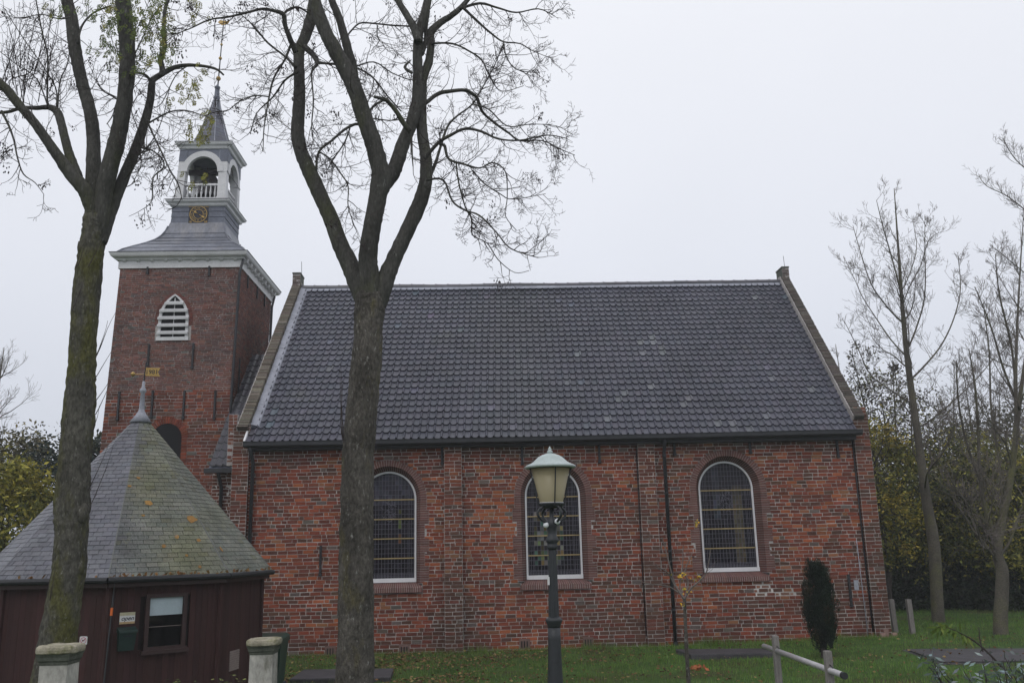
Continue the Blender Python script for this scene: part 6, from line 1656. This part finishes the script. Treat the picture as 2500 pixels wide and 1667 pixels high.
# ------------------------------------------------------------------ grass and fallen leaves
def vn_mask(X, Y):                                       # leaves lie in drifts
    return np.array([mnoise.noise(Vector((x * .9, y * .9, 3))) + .35 > rng.random() * .8 for x, y in zip(X, Y)])
r_ = np.random.default_rng(141)
n = 230000
X = r_.uniform(-6, 22, n); Y = r_.uniform(-10.5, 12, n)
keep = ((Y < -.14) | (X > 10.62) | (X < -6.8)) & ~((Y > 4) & (r_.random(n) < .6)) & ~((Y > -.2) & (X < 9))
keep &= ~((X > 9.3) & (X < 12.5) & (Y > -5.5) & (Y < -2.9)) & ~((X > 4.65) & (X < 6.7) & (Y > -2.85) & (Y < -1.75)) & ~((X > -4.05) & (X < -2.0) & (Y > -4.75) & (Y < -3.4))
keep &= (X - HX) ** 2 + (Y - HY) ** 2 > 2.4 ** 2
X, Y = X[keep], Y[keep]; nw = 9000; X = np.concatenate([X, r_.uniform(-5.5, 10.7, nw)]); Y = np.concatenate([Y, -.10 - np.abs(r_.normal(0, .12, nw))]); n = len(X)
Z = .12 * (np.clip(X, 0, 11) / 11) ** 2 + .03 * 0
h = r_.uniform(.03, .085, n) * (1 + .8 * (np.sin(X * 3.1 + np.sin(Y * 2.3) * 2) * np.sin(Y * 3.7 + X) > .45)); h[-nw:] *= r_.uniform(.6, 2.2, nw); a = r_.uniform(0, 2 * PI, n); le = r_.uniform(-.035, .035, (n, 2)); wd = .006
V = np.stack([np.stack([X - np.cos(a) * wd, Y - np.sin(a) * wd, Z - .02], 1), np.stack([X + np.cos(a) * wd, Y + np.sin(a) * wd, Z - .02], 1), np.stack([X + le[:, 0], Y + le[:, 1], Z + h], 1)], 1).reshape(-1, 3)
base = np.array([(.105, .205, .040), (.128, .220, .045), (.085, .165, .034), (.150, .195, .056)])[r_.integers(0, 4, n)]
dry = np.clip(.35 - (X - 1) * .09, 0, .6)[:, None] * r_.random((n, 1)); C = (base * (1 - dry) + np.array([.11, .085, .04]) * dry) * r_.uniform(.7, 1.3, (n, 1))
o = np_obj('grass', V, np.arange(3 * n).reshape(n, 3), C, M['grass'], None, 'stuff'); tag(o, 'short damp grass of the churchyard lawn', None)
n = 13000
X = np.concatenate([r_.normal(-2.2, 2.6, n - n // 4), r_.uniform(-5, 16, n // 4)]); Y = r_.uniform(-9, -.2, n); kk = vn_mask(X, Y); X, Y = X[kk], Y[kk]; n = len(X)
Z = .12 * (np.clip(X, 0, 11) / 11) ** 2 + r_.uniform(.03, .075, n)
C = np.array([(.17, .09, .04), (.12, .06, .03), (.20, .13, .06), (.09, .05, .03), (.27, .20, .08)])[r_.integers(0, 5, n)] * r_.uniform(.6, 1.2, (n, 1))
V, F, C = leaf_arrays(np.stack([X, Y, Z], 1), .045, C, .8)
o = np_obj('fallen_leaves', V, F, C, M['leaf'], None, 'stuff'); tag(o, 'brown and yellow leaves fallen on the lawn', None)
lp = MB(); r9 = random.Random(151)
for px in (1700, 1702, 1707, 1690, 1722):
    for _ in range(5):
        c = atz(px + r9.gauss(0, 3), 1629 + r9.gauss(0, 2), .07); a_ = rdir(r9).normalized() * .06; b_ = a_.orthogonal().normalized() * .04
        lp.poly([c - a_, c + b_, c + a_, c - b_], jit((.28, .09, .035), .3, r9))
o = lp.build('leaf_pile', M['leaf']); tag(o, 'little heap of reddish leaves beside the sapling', 'leaves')

# ------------------------------------------------------------------ thin November mist
hz = MB(); hz.box(-131, 131, -66, 151, -1.2, 24.5)
hm = bpy.data.materials.new('mist'); hm.use_nodes = True
hn = hm.node_tree; hn.nodes.remove(hn.nodes['Principled BSDF'])
pv = hn.nodes.new('ShaderNodeVolumePrincipled'); pv.inputs['Color'].default_value = (.93, .95, 1, 1); pv.inputs['Density'].default_value = .0012; pv.inputs['Anisotropy'].default_value = .2
hn.links.new(pv.outputs[0], hn.nodes['Material Output'].inputs['Volume'])
ho = hz.build('haze', hm); tag(ho, 'thin pale mist hanging over the churchyard', None, None, 'stuff')
sc.cycles.volume_bounces = 2
